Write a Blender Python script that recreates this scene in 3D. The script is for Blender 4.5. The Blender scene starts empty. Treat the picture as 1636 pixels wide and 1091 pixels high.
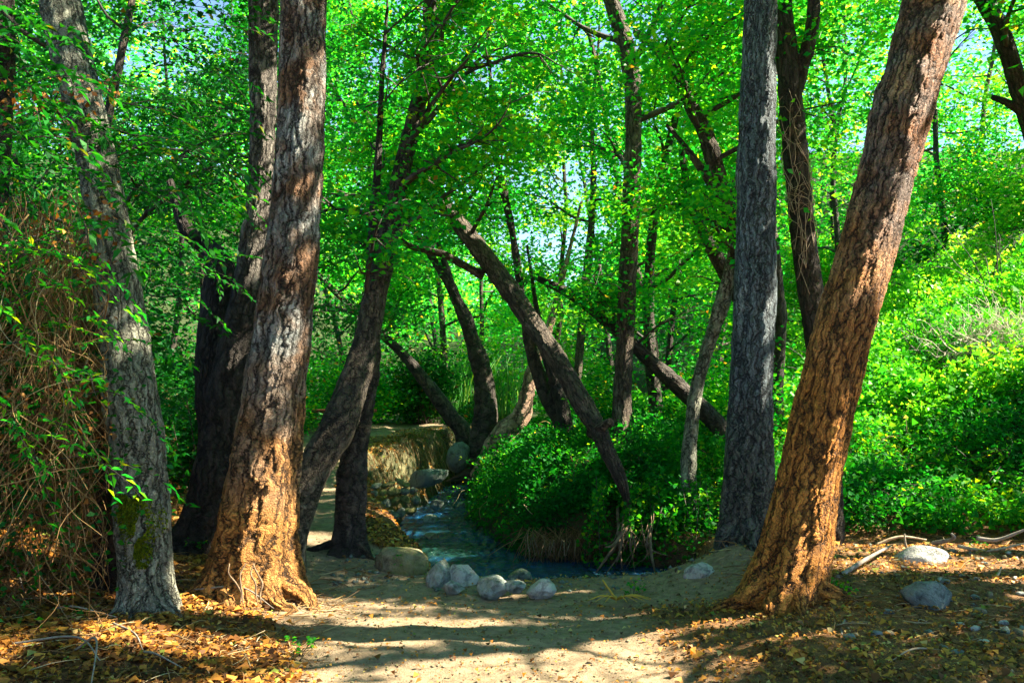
import bpy, math, random
import numpy as np
from mathutils import Vector, noise as mnoise
R = math.radians
rng = np.random.default_rng(7)
random.seed(7)
S = bpy.context.scene
COL = S.collection

# ------------------------------------------------------------------ camera, light, exposure
F = 1417.0; CX = 818.0; HZ = 612.0; EYE = 1.6
cam_d = bpy.data.cameras.new('camera'); cam = bpy.data.objects.new('camera', cam_d); COL.objects.link(cam)
cam_d.sensor_width = 36; cam_d.lens = 36*F/1636; cam_d.clip_end = 2000; cam_d.clip_start = .05
cam_d.shift_y = (HZ-545.5)/1636
cam.location = (0, 0, EYE); cam.rotation_euler = (R(90), 0, 0)
S.camera = cam
SUN_EL, SUN_AZ = R(44), R(11)           # azimuth from +X towards +Y
SUN = np.array([math.cos(SUN_EL)*math.cos(SUN_AZ), math.cos(SUN_EL)*math.sin(SUN_AZ), math.sin(SUN_EL)])
W = bpy.data.worlds.new('World'); S.world = W; W.use_nodes = True
wn = W.node_tree.nodes; wl = W.node_tree.links
bg = wn['Background']; sky = wn.new('ShaderNodeTexSky'); sky.sky_type = 'NISHITA'; sky.sun_disc = False
sky.sun_elevation = SUN_EL; sky.sun_rotation = R(90)-SUN_AZ; sky.air_density = 1.0; sky.dust_density = 0; sky.ozone_density = 4.0
wl.new(sky.outputs[0], bg.inputs[0]); bg.inputs[1].default_value = .058
sd = bpy.data.lights.new('sun', 'SUN'); sd.energy = 5; sd.angle = R(.5); sd.color = (1, .9, .7)
so = bpy.data.objects.new('sun', sd); COL.objects.link(so); so.rotation_euler = Vector(SUN).to_track_quat('Z', 'Y').to_euler(); so.location = (20, 0, 30)
S.view_settings.view_transform = 'Standard'; S.view_settings.look = 'None'; S.view_settings.gamma = 1
S.view_settings.use_curve_mapping = False; S.view_settings.exposure = 2.55
try:
    cy = S.cycles; cy.max_bounces = 9; cy.diffuse_bounces = 5; cy.glossy_bounces = 2; cy.transmission_bounces = 5; cy.transparent_max_bounces = 4
    cy.caustics_reflective = False; cy.caustics_refractive = False; cy.sample_clamp_indirect = 6; cy.use_denoising = True
except Exception: pass

# ------------------------------------------------------------------ helpers
def P(px, py, d): return np.array([(px-CX)/F*d, d, EYE-(py-HZ)/F*d])
def Pz(px, py, z):
    d = (EYE-z)*F/(py-HZ); return P(px, py, d)
def sm(a, b, x):
    t = np.clip((np.asarray(x, float)-a)/(b-a), 0, 1); return t*t*(3-2*t)
_perm = np.random.default_rng(3).random((64, 64, 64))
def vnoise(p, f=1.0, s=0):
    p = np.asarray(p, float)*f + s*7.31
    i = np.floor(p).astype(int); t = p-i; t = t*t*(3-2*t); i &= 63; j = (i+1) & 63
    a, b, c = t[..., 0], t[..., 1], t[..., 2]
    g = lambda x, y, z: _perm[x, y, z]
    x0, y0, z0 = i[..., 0], i[..., 1], i[..., 2]; x1, y1, z1 = j[..., 0], j[..., 1], j[..., 2]
    l = lambda u, v, w: u+(v-u)*w
    return l(l(l(g(x0, y0, z0), g(x1, y0, z0), a), l(g(x0, y1, z0), g(x1, y1, z0), a), b),
             l(l(g(x0, y0, z1), g(x1, y0, z1), a), l(g(x0, y1, z1), g(x1, y1, z1), a), b), c)*2-1
def fbm(p, f=1.0, o=4, s=0):
    r = 0; a = 1; n = 0
    for k in range(o):
        r = r+a*vnoise(p, f*2**k, s+k*3); n += a; a *= .5
    return r/n
def n2(x, y, f, o=3, s=0): return fbm(np.stack([x, y, np.zeros_like(x)+s*.37], -1), f, o, s)

def mk(name, V, quads=None, mat=None, parent=None, tris=None, pattr=None, fattr=None, smooth=True):
    me = bpy.data.meshes.new(name)
    V = np.asarray(V, np.float32); me.vertices.add(len(V)); me.vertices.foreach_set('co', V.ravel())
    nq = 0 if quads is None else len(quads); nt = 0 if tris is None else len(tris)
    idx = np.concatenate([np.asarray(quads, np.int32).ravel() if nq else np.zeros(0, np.int32), np.asarray(tris, np.int32).ravel() if nt else np.zeros(0, np.int32)])
    me.loops.add(len(idx)); me.loops.foreach_set('vertex_index', idx)
    st = np.concatenate([np.arange(nq)*4, nq*4+np.arange(nt)*3]).astype(np.int32)
    me.polygons.add(nq+nt); me.polygons.foreach_set('loop_start', st)
    me.update(calc_edges=True)
    if smooth: me.polygons.foreach_set('use_smooth', np.ones(nq+nt, bool))
    for k, v in (pattr or {}).items():
        v = np.asarray(v, np.float32)
        if v.ndim == 2: a = me.attributes.new(k, 'FLOAT_VECTOR', 'POINT'); a.data.foreach_set('vector', v.ravel())
        else: a = me.attributes.new(k, 'FLOAT', 'POINT'); a.data.foreach_set('value', v)
    for k, v in (fattr or {}).items():
        a = me.attributes.new(k, 'FLOAT', 'FACE'); a.data.foreach_set('value', np.asarray(v, np.float32))
    if mat: me.materials.append(mat)
    o = bpy.data.objects.new(name, me); COL.objects.link(o)
    if parent:
        o.parent = parent
        o.location = -Vector(parent.location)      # parents are never rotated or scaled at build time
    return o
def empty(name, loc, label, cat, group=None):
    o = bpy.data.objects.new(name, None); COL.objects.link(o); o.location = Vector([float(v) for v in loc]); o.empty_display_size = .2
    return tag(o, label, cat, group)
def tag(o, label, cat, group=None, kind=None):
    if label: o['label'] = label
    if cat: o['category'] = cat
    if group: o['group'] = group
    if kind: o['kind'] = kind
    return o

# ------------------------------------------------------------------ materials
class N:
    def __init__(s, name):
        s.m = bpy.data.materials.new(name); s.m.use_nodes = True; s.t = s.m.node_tree; s.b = s.t.nodes['Principled BSDF']; s.out = s.t.nodes['Material Output']
    def n(s, typ, **kw):
        x = s.t.nodes.new('ShaderNode'+typ)
        for k, v in kw.items():
            if k.startswith('_'): setattr(x, k[1:], v)
        return x
    def l(s, a, b): s.t.links.new(a, b)
    def put(s, inp, v):
        if hasattr(v, 'is_output'): s.l(v, inp)
        else: inp.default_value = v
    def attr(s, name, vec=False):
        x = s.n('Attribute'); x.attribute_name = name; return x.outputs['Vector' if vec else 'Fac']
    def obj(s): return s.n('TexCoord').outputs['Object']
    def geo(s): return s.n('NewGeometry').outputs['Position']
    def mapv(s, v, sc):
        x = s.n('Mapping'); s.l(v, x.inputs[0]); x.inputs['Scale'].default_value = sc; return x.outputs[0]
    def noise(s, v, sc, det=4, rough=.6, out='Fac'):
        x = s.n('TexNoise'); s.l(v, x.inputs['Vector']); x.inputs['Scale'].default_value = sc; x.inputs['Detail'].default_value = det; x.inputs['Roughness'].default_value = rough; return x.outputs[out]
    def vor(s, v, sc, feat='DISTANCE_TO_EDGE', out='Distance', rnd=1):
        x = s.n('TexVoronoi', _feature=feat); s.l(v, x.inputs['Vector']); x.inputs['Scale'].default_value = sc; x.inputs['Randomness'].default_value = rnd; return x.outputs[out]
    def ramp(s, f, stops, interp='LINEAR'):
        x = s.n('ValToRGB'); s.l(f, x.inputs[0]); cr = x.color_ramp; cr.interpolation = interp
        while len(cr.elements) < len(stops): cr.elements.new(.5)
        for e, (p, c) in zip(cr.elements, stops):
            e.position = p; e.color = (*c, 1) if not isinstance(c, (int, float)) else (c, c, c, 1)
        return x.outputs[0]
    def math(s, op, a, b=0, clamp=False):
        x = s.n('Math', _operation=op); x.use_clamp = clamp; s.put(x.inputs[0], a); s.put(x.inputs[1], b); return x.outputs[0]
    def vadd(s, a, b):
        x = s.n('VectorMath', _operation='ADD'); s.l(a, x.inputs[0]); s.l(b, x.inputs[1]); return x.outputs[0]
    def vscale(s, a, k):
        x = s.n('VectorMath', _operation='SCALE'); s.l(a, x.inputs[0]); x.inputs['Scale'].default_value = k; return x.outputs[0]
    def mix(s, f, a, b, mode='MIX'):
        x = s.n('Mix', _data_type='RGBA', _blend_type=mode); s.put(x.inputs[0], f); s.put(x.inputs[6], a if hasattr(a, 'is_output') else (*a, 1)); s.put(x.inputs[7], b if hasattr(b, 'is_output') else (*b, 1)); return x.outputs[2]
    def bump(s, h, dist, st=1):
        x = s.n('Bump'); s.l(h, x.inputs['Height']); x.inputs['Distance'].default_value = dist; x.inputs['Strength'].default_value = st; s.l(x.outputs[0], s.b.inputs['Normal']); return x
    def done(s, col=None, rough=.9, spec=.2):
        if col is not None: s.put(s.b.inputs['Base Color'], col if hasattr(col, 'is_output') else (*col, 1))
        s.put(s.b.inputs['Roughness'], rough); s.b.inputs['Specular IOR Level'].default_value = spec
        return s.m

def bark(name, light, alt, dark, cell=16, stretch=.2, disp=.02, low=None, lowz=(1.0, 2.6), pale=None):
    """plated bark; low: colour of the bark towards the foot, blended over lowz metres up the stem"""
    k = N(name); v = k.attr('bark', True)
    w = k.vscale(k.noise(v, 7, 5, .7, out='Color'), .12); v2 = k.vadd(v, w)
    a = k.vor(k.mapv(v2, (cell, cell, cell*stretch)), 1)
    b = k.vor(k.mapv(v2, (cell*2.3, cell*2.3, cell*stretch*3)), 1)
    pl = k.ramp(a, [(0, 0), (.05, .5), (.16, .85), (.4, 1)]); pl2 = k.ramp(b, [(0, .0), (.1, .7), (.35, 1)])
    strand = k.noise(k.mapv(v2, (cell*3.2, cell*3.2, cell*.35)), 1, 5, .7)
    h = k.math('ADD', k.math('MULTIPLY', pl, .42), k.math('ADD', k.math('MULTIPLY', pl2, .2), k.math('ADD', k.math('MULTIPLY', strand, .55), k.math('MULTIPLY', k.noise(v2, 4.5, 3), .5))))
    patch = k.ramp(k.noise(v2, 3.3, 3), [(.4, 0), (.6, 1)])
    c = k.mix(patch, light, alt)
    if pale: c = k.mix(k.ramp(k.noise(k.mapv(v2, (5, 5, 2)), 1, 4), [(.55, 0), (.66, 1)]), c, pale)
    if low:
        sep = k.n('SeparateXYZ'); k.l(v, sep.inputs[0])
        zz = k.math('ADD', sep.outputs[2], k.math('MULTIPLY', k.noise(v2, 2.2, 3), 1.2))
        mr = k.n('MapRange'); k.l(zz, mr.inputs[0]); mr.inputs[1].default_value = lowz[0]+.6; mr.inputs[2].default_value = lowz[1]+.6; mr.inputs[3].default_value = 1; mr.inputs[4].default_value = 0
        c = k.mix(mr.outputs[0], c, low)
    tone = k.ramp(strand, [(.26, .5), (.5, 1.0), (.7, 1.6)])
    c = k.mix(1.0, c, tone, 'MULTIPLY')
    c = k.mix(k.math('MULTIPLY', pl, k.math('ADD', k.math('MULTIPLY', pl2, .5), .5)), dark, c)
    m = k.done(c, .7, .35)
    k.bump(h, .012, .9)
    if disp:
        d = k.n('Displacement'); k.l(h, d.inputs['Height']); d.inputs['Midlevel'].default_value = .8; d.inputs['Scale'].default_value = disp
        k.l(d.outputs[0], k.out.inputs['Displacement']); m.displacement_method = 'BOTH'
    return m
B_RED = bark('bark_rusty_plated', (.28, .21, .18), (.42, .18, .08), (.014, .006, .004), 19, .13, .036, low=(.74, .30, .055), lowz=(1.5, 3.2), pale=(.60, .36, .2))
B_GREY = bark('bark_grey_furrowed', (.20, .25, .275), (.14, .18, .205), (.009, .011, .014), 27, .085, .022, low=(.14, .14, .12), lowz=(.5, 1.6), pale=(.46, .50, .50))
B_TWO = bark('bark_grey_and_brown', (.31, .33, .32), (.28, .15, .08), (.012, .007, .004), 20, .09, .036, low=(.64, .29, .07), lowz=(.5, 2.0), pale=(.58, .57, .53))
B_PALE = bark('bark_pale_grey', (.38, .38, .29), (.27, .28, .21), (.012, .012, .009), 24, .12, .018, pale=(.46, .44, .34))
B_DARK = bark('bark_dark_brown', (.10, .075, .055), (.065, .05, .042), (.009, .007, .006), 22, .16, .02, pale=(.16, .11, .07))
B_MID = bark('bark_mid_brown', (.16, .115, .08), (.10, .075, .055), (.012, .009, .007), 22, .16, .018, pale=(.26, .2, .14))
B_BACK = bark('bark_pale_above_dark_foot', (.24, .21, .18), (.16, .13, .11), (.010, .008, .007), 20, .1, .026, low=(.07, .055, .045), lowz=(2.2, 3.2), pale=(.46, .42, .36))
B_CURVE = bark('bark_dark_umber', (.13, .095, .065), (.09, .07, .05), (.01, .008, .006), 20, .14, .022, low=(.26, .2, .14), lowz=(.2, 1.4), pale=(.2, .15, .1))
B_THIN = bark('bark_thin_limb', (.11, .085, .065), (.07, .06, .05), (.02, .015, .012), 22, .2, 0)
B_PINK = bark('bark_pinkish', (.60, .38, .26), (.45, .28, .19), (.04, .02, .015), 14, .25, .03, pale=(.6, .42, .32))

def leafmat(name, stops, trans=.5, tc=1.0, rough=.5, spec=.22):
    k = N(name); a = k.attr('lv'); c = k.ramp(a, stops)
    k.done(c, rough, spec)
    t = k.n('BsdfTranslucent'); tcx = k.mix(1.0, c, (1.75*tc, 1.35*tc, .45*tc), 'MULTIPLY'); k.l(tcx, t.inputs[0])
    mx = k.n('MixShader'); mx.inputs[0].default_value = trans; k.l(k.b.outputs[0], mx.inputs[1]); k.l(t.outputs[0], mx.inputs[2]); k.l(mx.outputs[0], k.out.inputs[0])
    return k.m
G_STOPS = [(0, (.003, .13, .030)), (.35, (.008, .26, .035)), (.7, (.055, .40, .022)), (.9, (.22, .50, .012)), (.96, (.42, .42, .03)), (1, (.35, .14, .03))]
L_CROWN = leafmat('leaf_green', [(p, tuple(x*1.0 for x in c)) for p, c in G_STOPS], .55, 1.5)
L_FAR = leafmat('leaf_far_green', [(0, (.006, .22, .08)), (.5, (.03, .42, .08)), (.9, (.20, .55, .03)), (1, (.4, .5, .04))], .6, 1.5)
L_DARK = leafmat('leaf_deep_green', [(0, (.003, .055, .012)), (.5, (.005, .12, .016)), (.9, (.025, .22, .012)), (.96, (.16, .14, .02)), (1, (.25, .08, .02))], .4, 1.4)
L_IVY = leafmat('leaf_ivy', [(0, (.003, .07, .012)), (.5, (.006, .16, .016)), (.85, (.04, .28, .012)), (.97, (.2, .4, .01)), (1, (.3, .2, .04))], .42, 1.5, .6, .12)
L_SUNLIT = leafmat('leaf_sun_tint', [(0, (.010, .20, .02)), (.35, (.06, .38, .02)), (.75, (.14, .46, .025)), (.95, (.42, .56, .08)), (1, (.6, .5, .3))], .5, 1.35)  # sunlight put into the leaf colour as yellow green
L_LIT = leafmat('fallen_leaf', [(0, (.05, .022, .010)), (.3, (.17, .07, .02)), (.55, (.42, .18, .03)), (.8, (.60, .30, .05)), (.95, (.66, .48, .2)), (1, (.2, .25, .04))], .2, 1)
L_MOSS = leafmat('moss_tuft', [(0, (.04, .07, .004)), (.5, (.12, .18, .006)), (1, (.26, .30, .01))], .3, 1, .9)
L_STRAW = leafmat('dry_stalk', [(0, (.09, .05, .02)), (.4, (.24, .13, .05)), (.75, (.40, .27, .11)), (1, (.5, .42, .26))], .15, 1, .7)
L_REED = leafmat('reed_blade', [(0, (.05, .22, .05)), (.6, (.12, .36, .1)), (1, (.3, .45, .12))], .5, 1.4)

def rockmat(name, a, b, dark, moss=None, crack=.5):
    k = N(name); v = k.obj(); w = k.vadd(v, k.vscale(k.noise(v, 4, 3, out='Color'), .2))
    f = k.noise(w, 4, 6, .65); c = k.mix(k.ramp(f, [(.38, 0), (.62, 1)]), a, b)
    sp = k.noise(v, 60, 3, .7); c = k.mix(k.ramp(sp, [(.3, .6), (.42, 0)]), c, dark)
    c = k.mix(k.ramp(k.noise(w, 9, 5, .7), [(.34, .9), (.5, 0)]), c, dark)
    c = k.mix(k.ramp(k.vor(k.vadd(v, k.vscale(k.noise(v, 8, 3, out='Color'), .15)), 1.1), [(0, .5), (.02, 0)]), c, dark)
    if moss: c = k.mix(k.ramp(k.noise(w, 3, 4), [(.45, 0), (.58, .85)]), c, moss)
    k.bump(k.math('ADD', f, k.math('MULTIPLY', sp, .3)), .05, 1)
    return k.done(c, .85, .3)
R_BLUE = rockmat('rock_blue_grey', (.22, .26, .24), (.40, .42, .37), (.06, .065, .05), (.17, .17, .11))
R_WHITE = rockmat('rock_pale', (.52, .51, .45), (.34, .35, .32), (.10, .10, .10))
R_TAN = rockmat('rock_tan', (.30, .25, .15), (.20, .18, .11), (.07, .055, .035), (.16, .16, .05))
R_MOSS = rockmat('rock_mossy', (.17, .20, .16), (.12, .16, .13), (.04, .05, .04), (.10, .13, .02))
R_DARK = rockmat('rock_dark', (.14, .18, .18), (.22, .24, .22), (.04, .05, .05))
R_SLAB = rockmat('rock_green_grey', (.18, .22, .18), (.13, .17, .15), (.05, .05, .04))
R_OLIVE = rockmat('rock_olive', (.20, .20, .06), (.16, .19, .10), (.05, .05, .02), (.13, .16, .03))

def groundmat():
    k = N('soil'); p = k.geo(); pa = k.attr('path'); we = k.attr('wet'); bk = k.attr('bank'); gr = k.attr('green')
    f1 = k.noise(p, 1.7, 5, .6); f2 = k.noise(p, 14, 6, .7); f3 = k.noise(p, 90, 4, .7)
    dirt = k.mix(f1, (.235, .16, .10), (.44, .33, .215)); dirt = k.mix(k.ramp(f2, [(.35, .7), (.6, 0)]), dirt, (.12, .09, .05))
    lit = k.mix(k.ramp(f2, [(.4, 0), (.6, 1)]), (.06, .032, .018), (.20, .10, .04)); lit = k.mix(k.ramp(f3, [(.45, 0), (.6, .7)]), lit, (.34, .18, .07))
    c = k.mix(pa, lit, dirt)
    c = k.mix(bk, c, k.mix(k.ramp(k.noise(k.mapv(p, (3, 3, 1)), 2.5, 5), [(.4, 0), (.6, 1)]), (.075, .08, .035), (.20, .18, .09)))
    c = k.mix(gr, c, (.03, .045, .015))
    c = k.mix(we, c, (.035, .035, .022))
    c = k.mix(k.ramp(f3, [(.3, .35), (.5, 0)]), c, (.08, .05, .03))
    h = k.math('ADD', k.math('MULTIPLY', f2, .6), k.math('MULTIPLY', f3, .3)); k.bump(h, .05, .8)
    return k.done(c, .92, .2)
M_SOIL = groundmat()
def watermat():
    k = N('creek_water'); p = k.geo()
    a = k.noise(k.mapv(p, (3, 6, 1)), 2.2, 5, .65); r = k.n('TexWave'); k.l(k.mapv(p, (1, 1, 1)), r.inputs['Vector']); r.inputs['Scale'].default_value = 2.2; r.inputs['Distortion'].default_value = 9; r.inputs['Detail'].default_value = 4
    h = k.math('ADD', a, k.math('MULTIPLY', r.outputs['Fac'], .35)); k.bump(h, .07, 1)
    fo = k.attr('foam'); f = k.math('MULTIPLY', fo, k.ramp(k.noise(k.mapv(p, (4, 9, 1)), 3, 6, .75), [(.5, 0), (.6, 1)]))
    c = k.mix(f, k.mix(k.ramp(k.noise(p, 1.3, 3), [(.4, 0), (.65, 1)]), (.005, .055, .14), (.008, .035, .03)), (.35, .6, .8))  # blue of the reflected sky put into the water colour
    k.b.inputs['IOR'].default_value = 1.33
    return k.done(c, .08, .8)
M_WATER = watermat()
def plain(name, c, c2=None, rough=.8, sc=8):
    k = N(name); v = k.obj(); f = k.noise(v, sc, 5, .65)
    k.bump(f, .01, .6); return k.done(k.mix(k.ramp(f, [(.35, 0), (.65, 1)]), c, c2 or tuple(x*.6 for x in c)), rough)
M_WOOD = plain('bleached_wood', (.48, .38, .26), (.30, .21, .13), .8, 20)
M_WOOD2 = plain('grey_twig', (.30, .27, .23), (.16, .13, .10), .8, 20)
M_ROOT = plain('root_wood', (.28, .19, .115), (.10, .065, .04), .85, 20)
M_BENCH = plain('stained_plank', (.20, .07, .035), (.12, .04, .02), .7, 12)
M_YEL = plain('yellow_frond', (.60, .38, .04), (.42, .25, .05), .7, 20)

# ------------------------------------------------------------------ terrain
XL = ([0, 7.2, 8.4, 9.2, 10.2, 11.5, 13, 14.5, 16, 17, 18, 20, 24], [-.5, -.55, -.55, -.72, -1.12, -1.5, -1.42, -1.3, -1.15, -.9, 0, 1.5, 4])
XR = ([0, 9.2, 9.55, 9.9, 11, 12.5, 14, 15, 16, 17, 18, 20, 24], [1.85, 1.85, 1.0, .2, -.22, -.5, -.62, -.68, -.6, -.3, .8, 2.6, 5])
XE = ([8, 9.2, 10, 11, 12, 12.6, 14, 15.5, 16.5, 17.2, 18, 20, 24], [-1.15, -1.5, -1.75, -2.0, -2.25, -2.3, -1.85, -1.5, -1.3, -1.05, -.2, 1.3, 3.8])
def land(x, y):
    pz = np.interp(y, [-40, 7, 8.4, 11, 15, 18, 30, 60, 120, 400], [0, 0, .05, .30, .64, .72, 1.1, 5, 12, 20])
    front = 1-sm(8, 11, y)
    z = pz + front*(.12*sm(1.0, 2.6, np.abs(x+.3)) - .05*np.exp(-((x+.2)/1.2)**2 - ((y-6.2)/1.5)**2))
    z = z + .16*np.exp(-((x-1.85)/.4)**2-((y-7.3)/.5)**2)
    # left hillside
    xh = np.interp(y, [-5, 4, 6, 8, 11, 15, 18, 25, 60], [-3.0, -3.0, -3.15, -3.5, -3.7, -4.9, -5.7, -8, -10])
    L = np.maximum(xh-x, 0); z = z + 6*(1-np.exp(-L*L/(L+.5)*1.0/6))
    # left shelf under the cut bank
    xe = np.interp(y, *XE)+sm(11.5, 12.5, y)*(.16*n2(y, y*0, 1.1, 3, 3)+.05); w = np.interp(y, [8, 11.5, 12.5, 16, 17], [.7, .9, .35, .3, .3])*(1+.5*n2(y, y*0, .9, 2, 6))
    shelf = np.interp(y, [8, 10, 12, 16, 18], [-.1, -.12, -.05, 0, 0])
    left = sm(0, 1, (x-xe)/w)*sm(7.6, 9, y)
    z = z*(1-left)+shelf*left
    # right of creek
    xr = np.interp(y, *XR); ys = np.interp(x, [-1, 1, 1.5, 2.5, 4, 8], [9.6, 9.5, 9.5, 9.6, 9.3, 8.8])
    t = np.minimum(y-ys, (x-xr)*.9)
    cap = np.interp(x, [-1, 0, 1, 2, 3, 4.5, 8, 14], [.4, .6, .72, .75, .9, 1.6, 3.6, 6]); scl = np.interp(x, [-1, .6, 1.5, 3, 5], [.9, .6, .5, 1.8, 3.4])
    fade = 1-sm(17, 24, y)*(1-sm(3, 6, x))
    tt = np.maximum(t, 0); rise = cap*(1-np.exp(-tt*tt/(tt+.15)/scl))
    isr = sm(-.15, .1, x-xr)*(y > 8.5)
    base_r = pz*(1-isr)+isr*(pz*sm(15, 22, y)+.0)
    z = np.where((y > 9) & (x > xr-.2) & (x > -.9), (z-pz)*(1-isr)*0+base_r+rise*fade+(1-isr)*(z-pz), z)
    return z + sm(26, 60, y)*sm(4, 20, np.abs(x))*6
def masks(x, y):
    xl = np.interp(y, *XL); xr = np.interp(y, *XR)
    cf = sm(7.25, 8.5, y + .12*n2(x, y, 2.5)); wob = .12*n2(x, y, 1.8, 3, 5)
    ch = cf*sm(-.38, .18, x-xl+wob)*sm(-.22, .2, xr-x+wob*.6)
    return ch
def hgt(x, y, fine=True):
    x = np.asarray(x, float); y = np.asarray(y, float)
    z = land(x, y); ch = masks(x, y); z = z*(1-ch)+(-.58)*ch
    if fine:
        xe = np.interp(y, *XE)
        facem = np.exp(-((x-xe-.12)/.25)**2)*sm(12, 12.8, y)*(1-sm(17, 18, y))
        z = z + n2(x, y, .8, 3, 2)*.06 + n2(x, y, 5, 4, 9)*.03 + facem*(n2(x, y, 3.5, 3, 4)*.3+n2(x, y, 12, 2, 5)*.1)
        hill = sm(-3.2, -4.2, x); z = z + hill*n2(x, y, 1.5, 4, 6)*.35
    return z
def axis(a, b, c, d, fine, grow, far):
    core = np.arange(b, c+1e-6, fine); l = []; s = fine; v = b
    while v > a: s *= grow; v -= s; l.append(v)
    r = []; s = fine; v = c
    while v < d: s *= grow; v += s; r.append(v)
    return np.concatenate([l[::-1], core, r])
gx = axis(-260, -4.4, 5.2, 260, .045, 1.1, 0); gy = axis(-60, 4.4, 17.5, 320, .048, 1.09, 0)
X, Y = np.meshgrid(gx, gy); Z = hgt(X, Y); nx, ny = len(gx), len(gy)
def path_mask(x, y):
    pc = np.interp(y, [-10, 4, 6, 7, 8.5, 11, 15, 17, 19], [.1, .1, -.3, -.9, -1.75, -2.5, -3.3, -3.0, -1.0]); pw = np.interp(y, [-10, 4, 6, 7, 8.5, 12, 19], [1.0, 1.0, 1.3, 1.3, .45, .42, .7])
    m = 1-sm(.75, 1.15, np.abs(x-pc)/pw+.18*n2(x, y, 1.5, 3, 3))
    m = np.maximum(m, (1-sm(.5, 1.2, np.hypot((x-1.2)/1.1, (y-7.0)/.8)+.1*n2(x, y, 2, 2, 8)))*.9)
    led = sm(15.2, 16, y)*(1-sm(18, 19, y))*sm(-4.5, -3.5, x)*(1-sm(-.2, .3, x)); return np.maximum(m, led)
xe = np.interp(Y, *XE)
bankm = np.clip(np.exp(-((X-xe-.2)/.42)**2)*sm(12, 12.8, Y)*(1-sm(17, 18, Y))*1.4, 0, 1)
ch = masks(X, Y); wet = sm(-.12, -.34, Z)*sm(7.4, 8, Y)
green = np.clip(sm(9.3, 9.9, Y)*sm(-.1, .2, X-np.interp(Y, *XR))+sm(18, 20, Y)+sm(-3.6, -4.6, X)*.7, 0, 1)
ii = (np.arange(ny-1)[:, None]*nx+np.arange(nx-1)[None, :]).ravel()
gq = np.stack([ii, ii+1, ii+nx+1, ii+nx], 1)
ground = mk('ground', np.stack([X.ravel(), Y.ravel(), Z.ravel()], 1), gq, M_SOIL, pattr={'path': path_mask(X, Y).ravel(), 'bank': bankm.ravel(), 'wet': wet.ravel(), 'green': green.ravel()})
ground['kind'] = 'structure'; ground['label'] = 'dirt track and leaf littered ground with the creek bed cut into it'
wx = np.arange(-2.0, 2.0, .05); wy = np.arange(7.5, 20, .05); WX, WY = np.meshgrid(wx, wy); nwx = len(wx)
foam = np.clip(sm(13.0, 14.6, WY)*.7 + .15*np.exp(-((WY-9.0)/.35)**2)*sm(-.2, .6, WX), 0, 1)
WZ = -.33+.012*n2(WX, WY, 3, 3)+sm(13.5, 15.5, WY)*.05
ii = (np.arange(len(wy)-1)[:, None]*nwx+np.arange(nwx-1)[None, :]).ravel()
water = mk('water', np.stack([WX.ravel(), WY.ravel(), WZ.ravel()], 1), np.stack([ii, ii+1, ii+nwx+1, ii+nwx], 1), M_WATER, pattr={'foam': foam.ravel()})
water['kind'] = 'structure'; water['label'] = 'shallow creek with painted blue reflection winding between the banks'

def gz(x, y): return float(hgt(np.array([x]), np.array([y]))[0])

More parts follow.
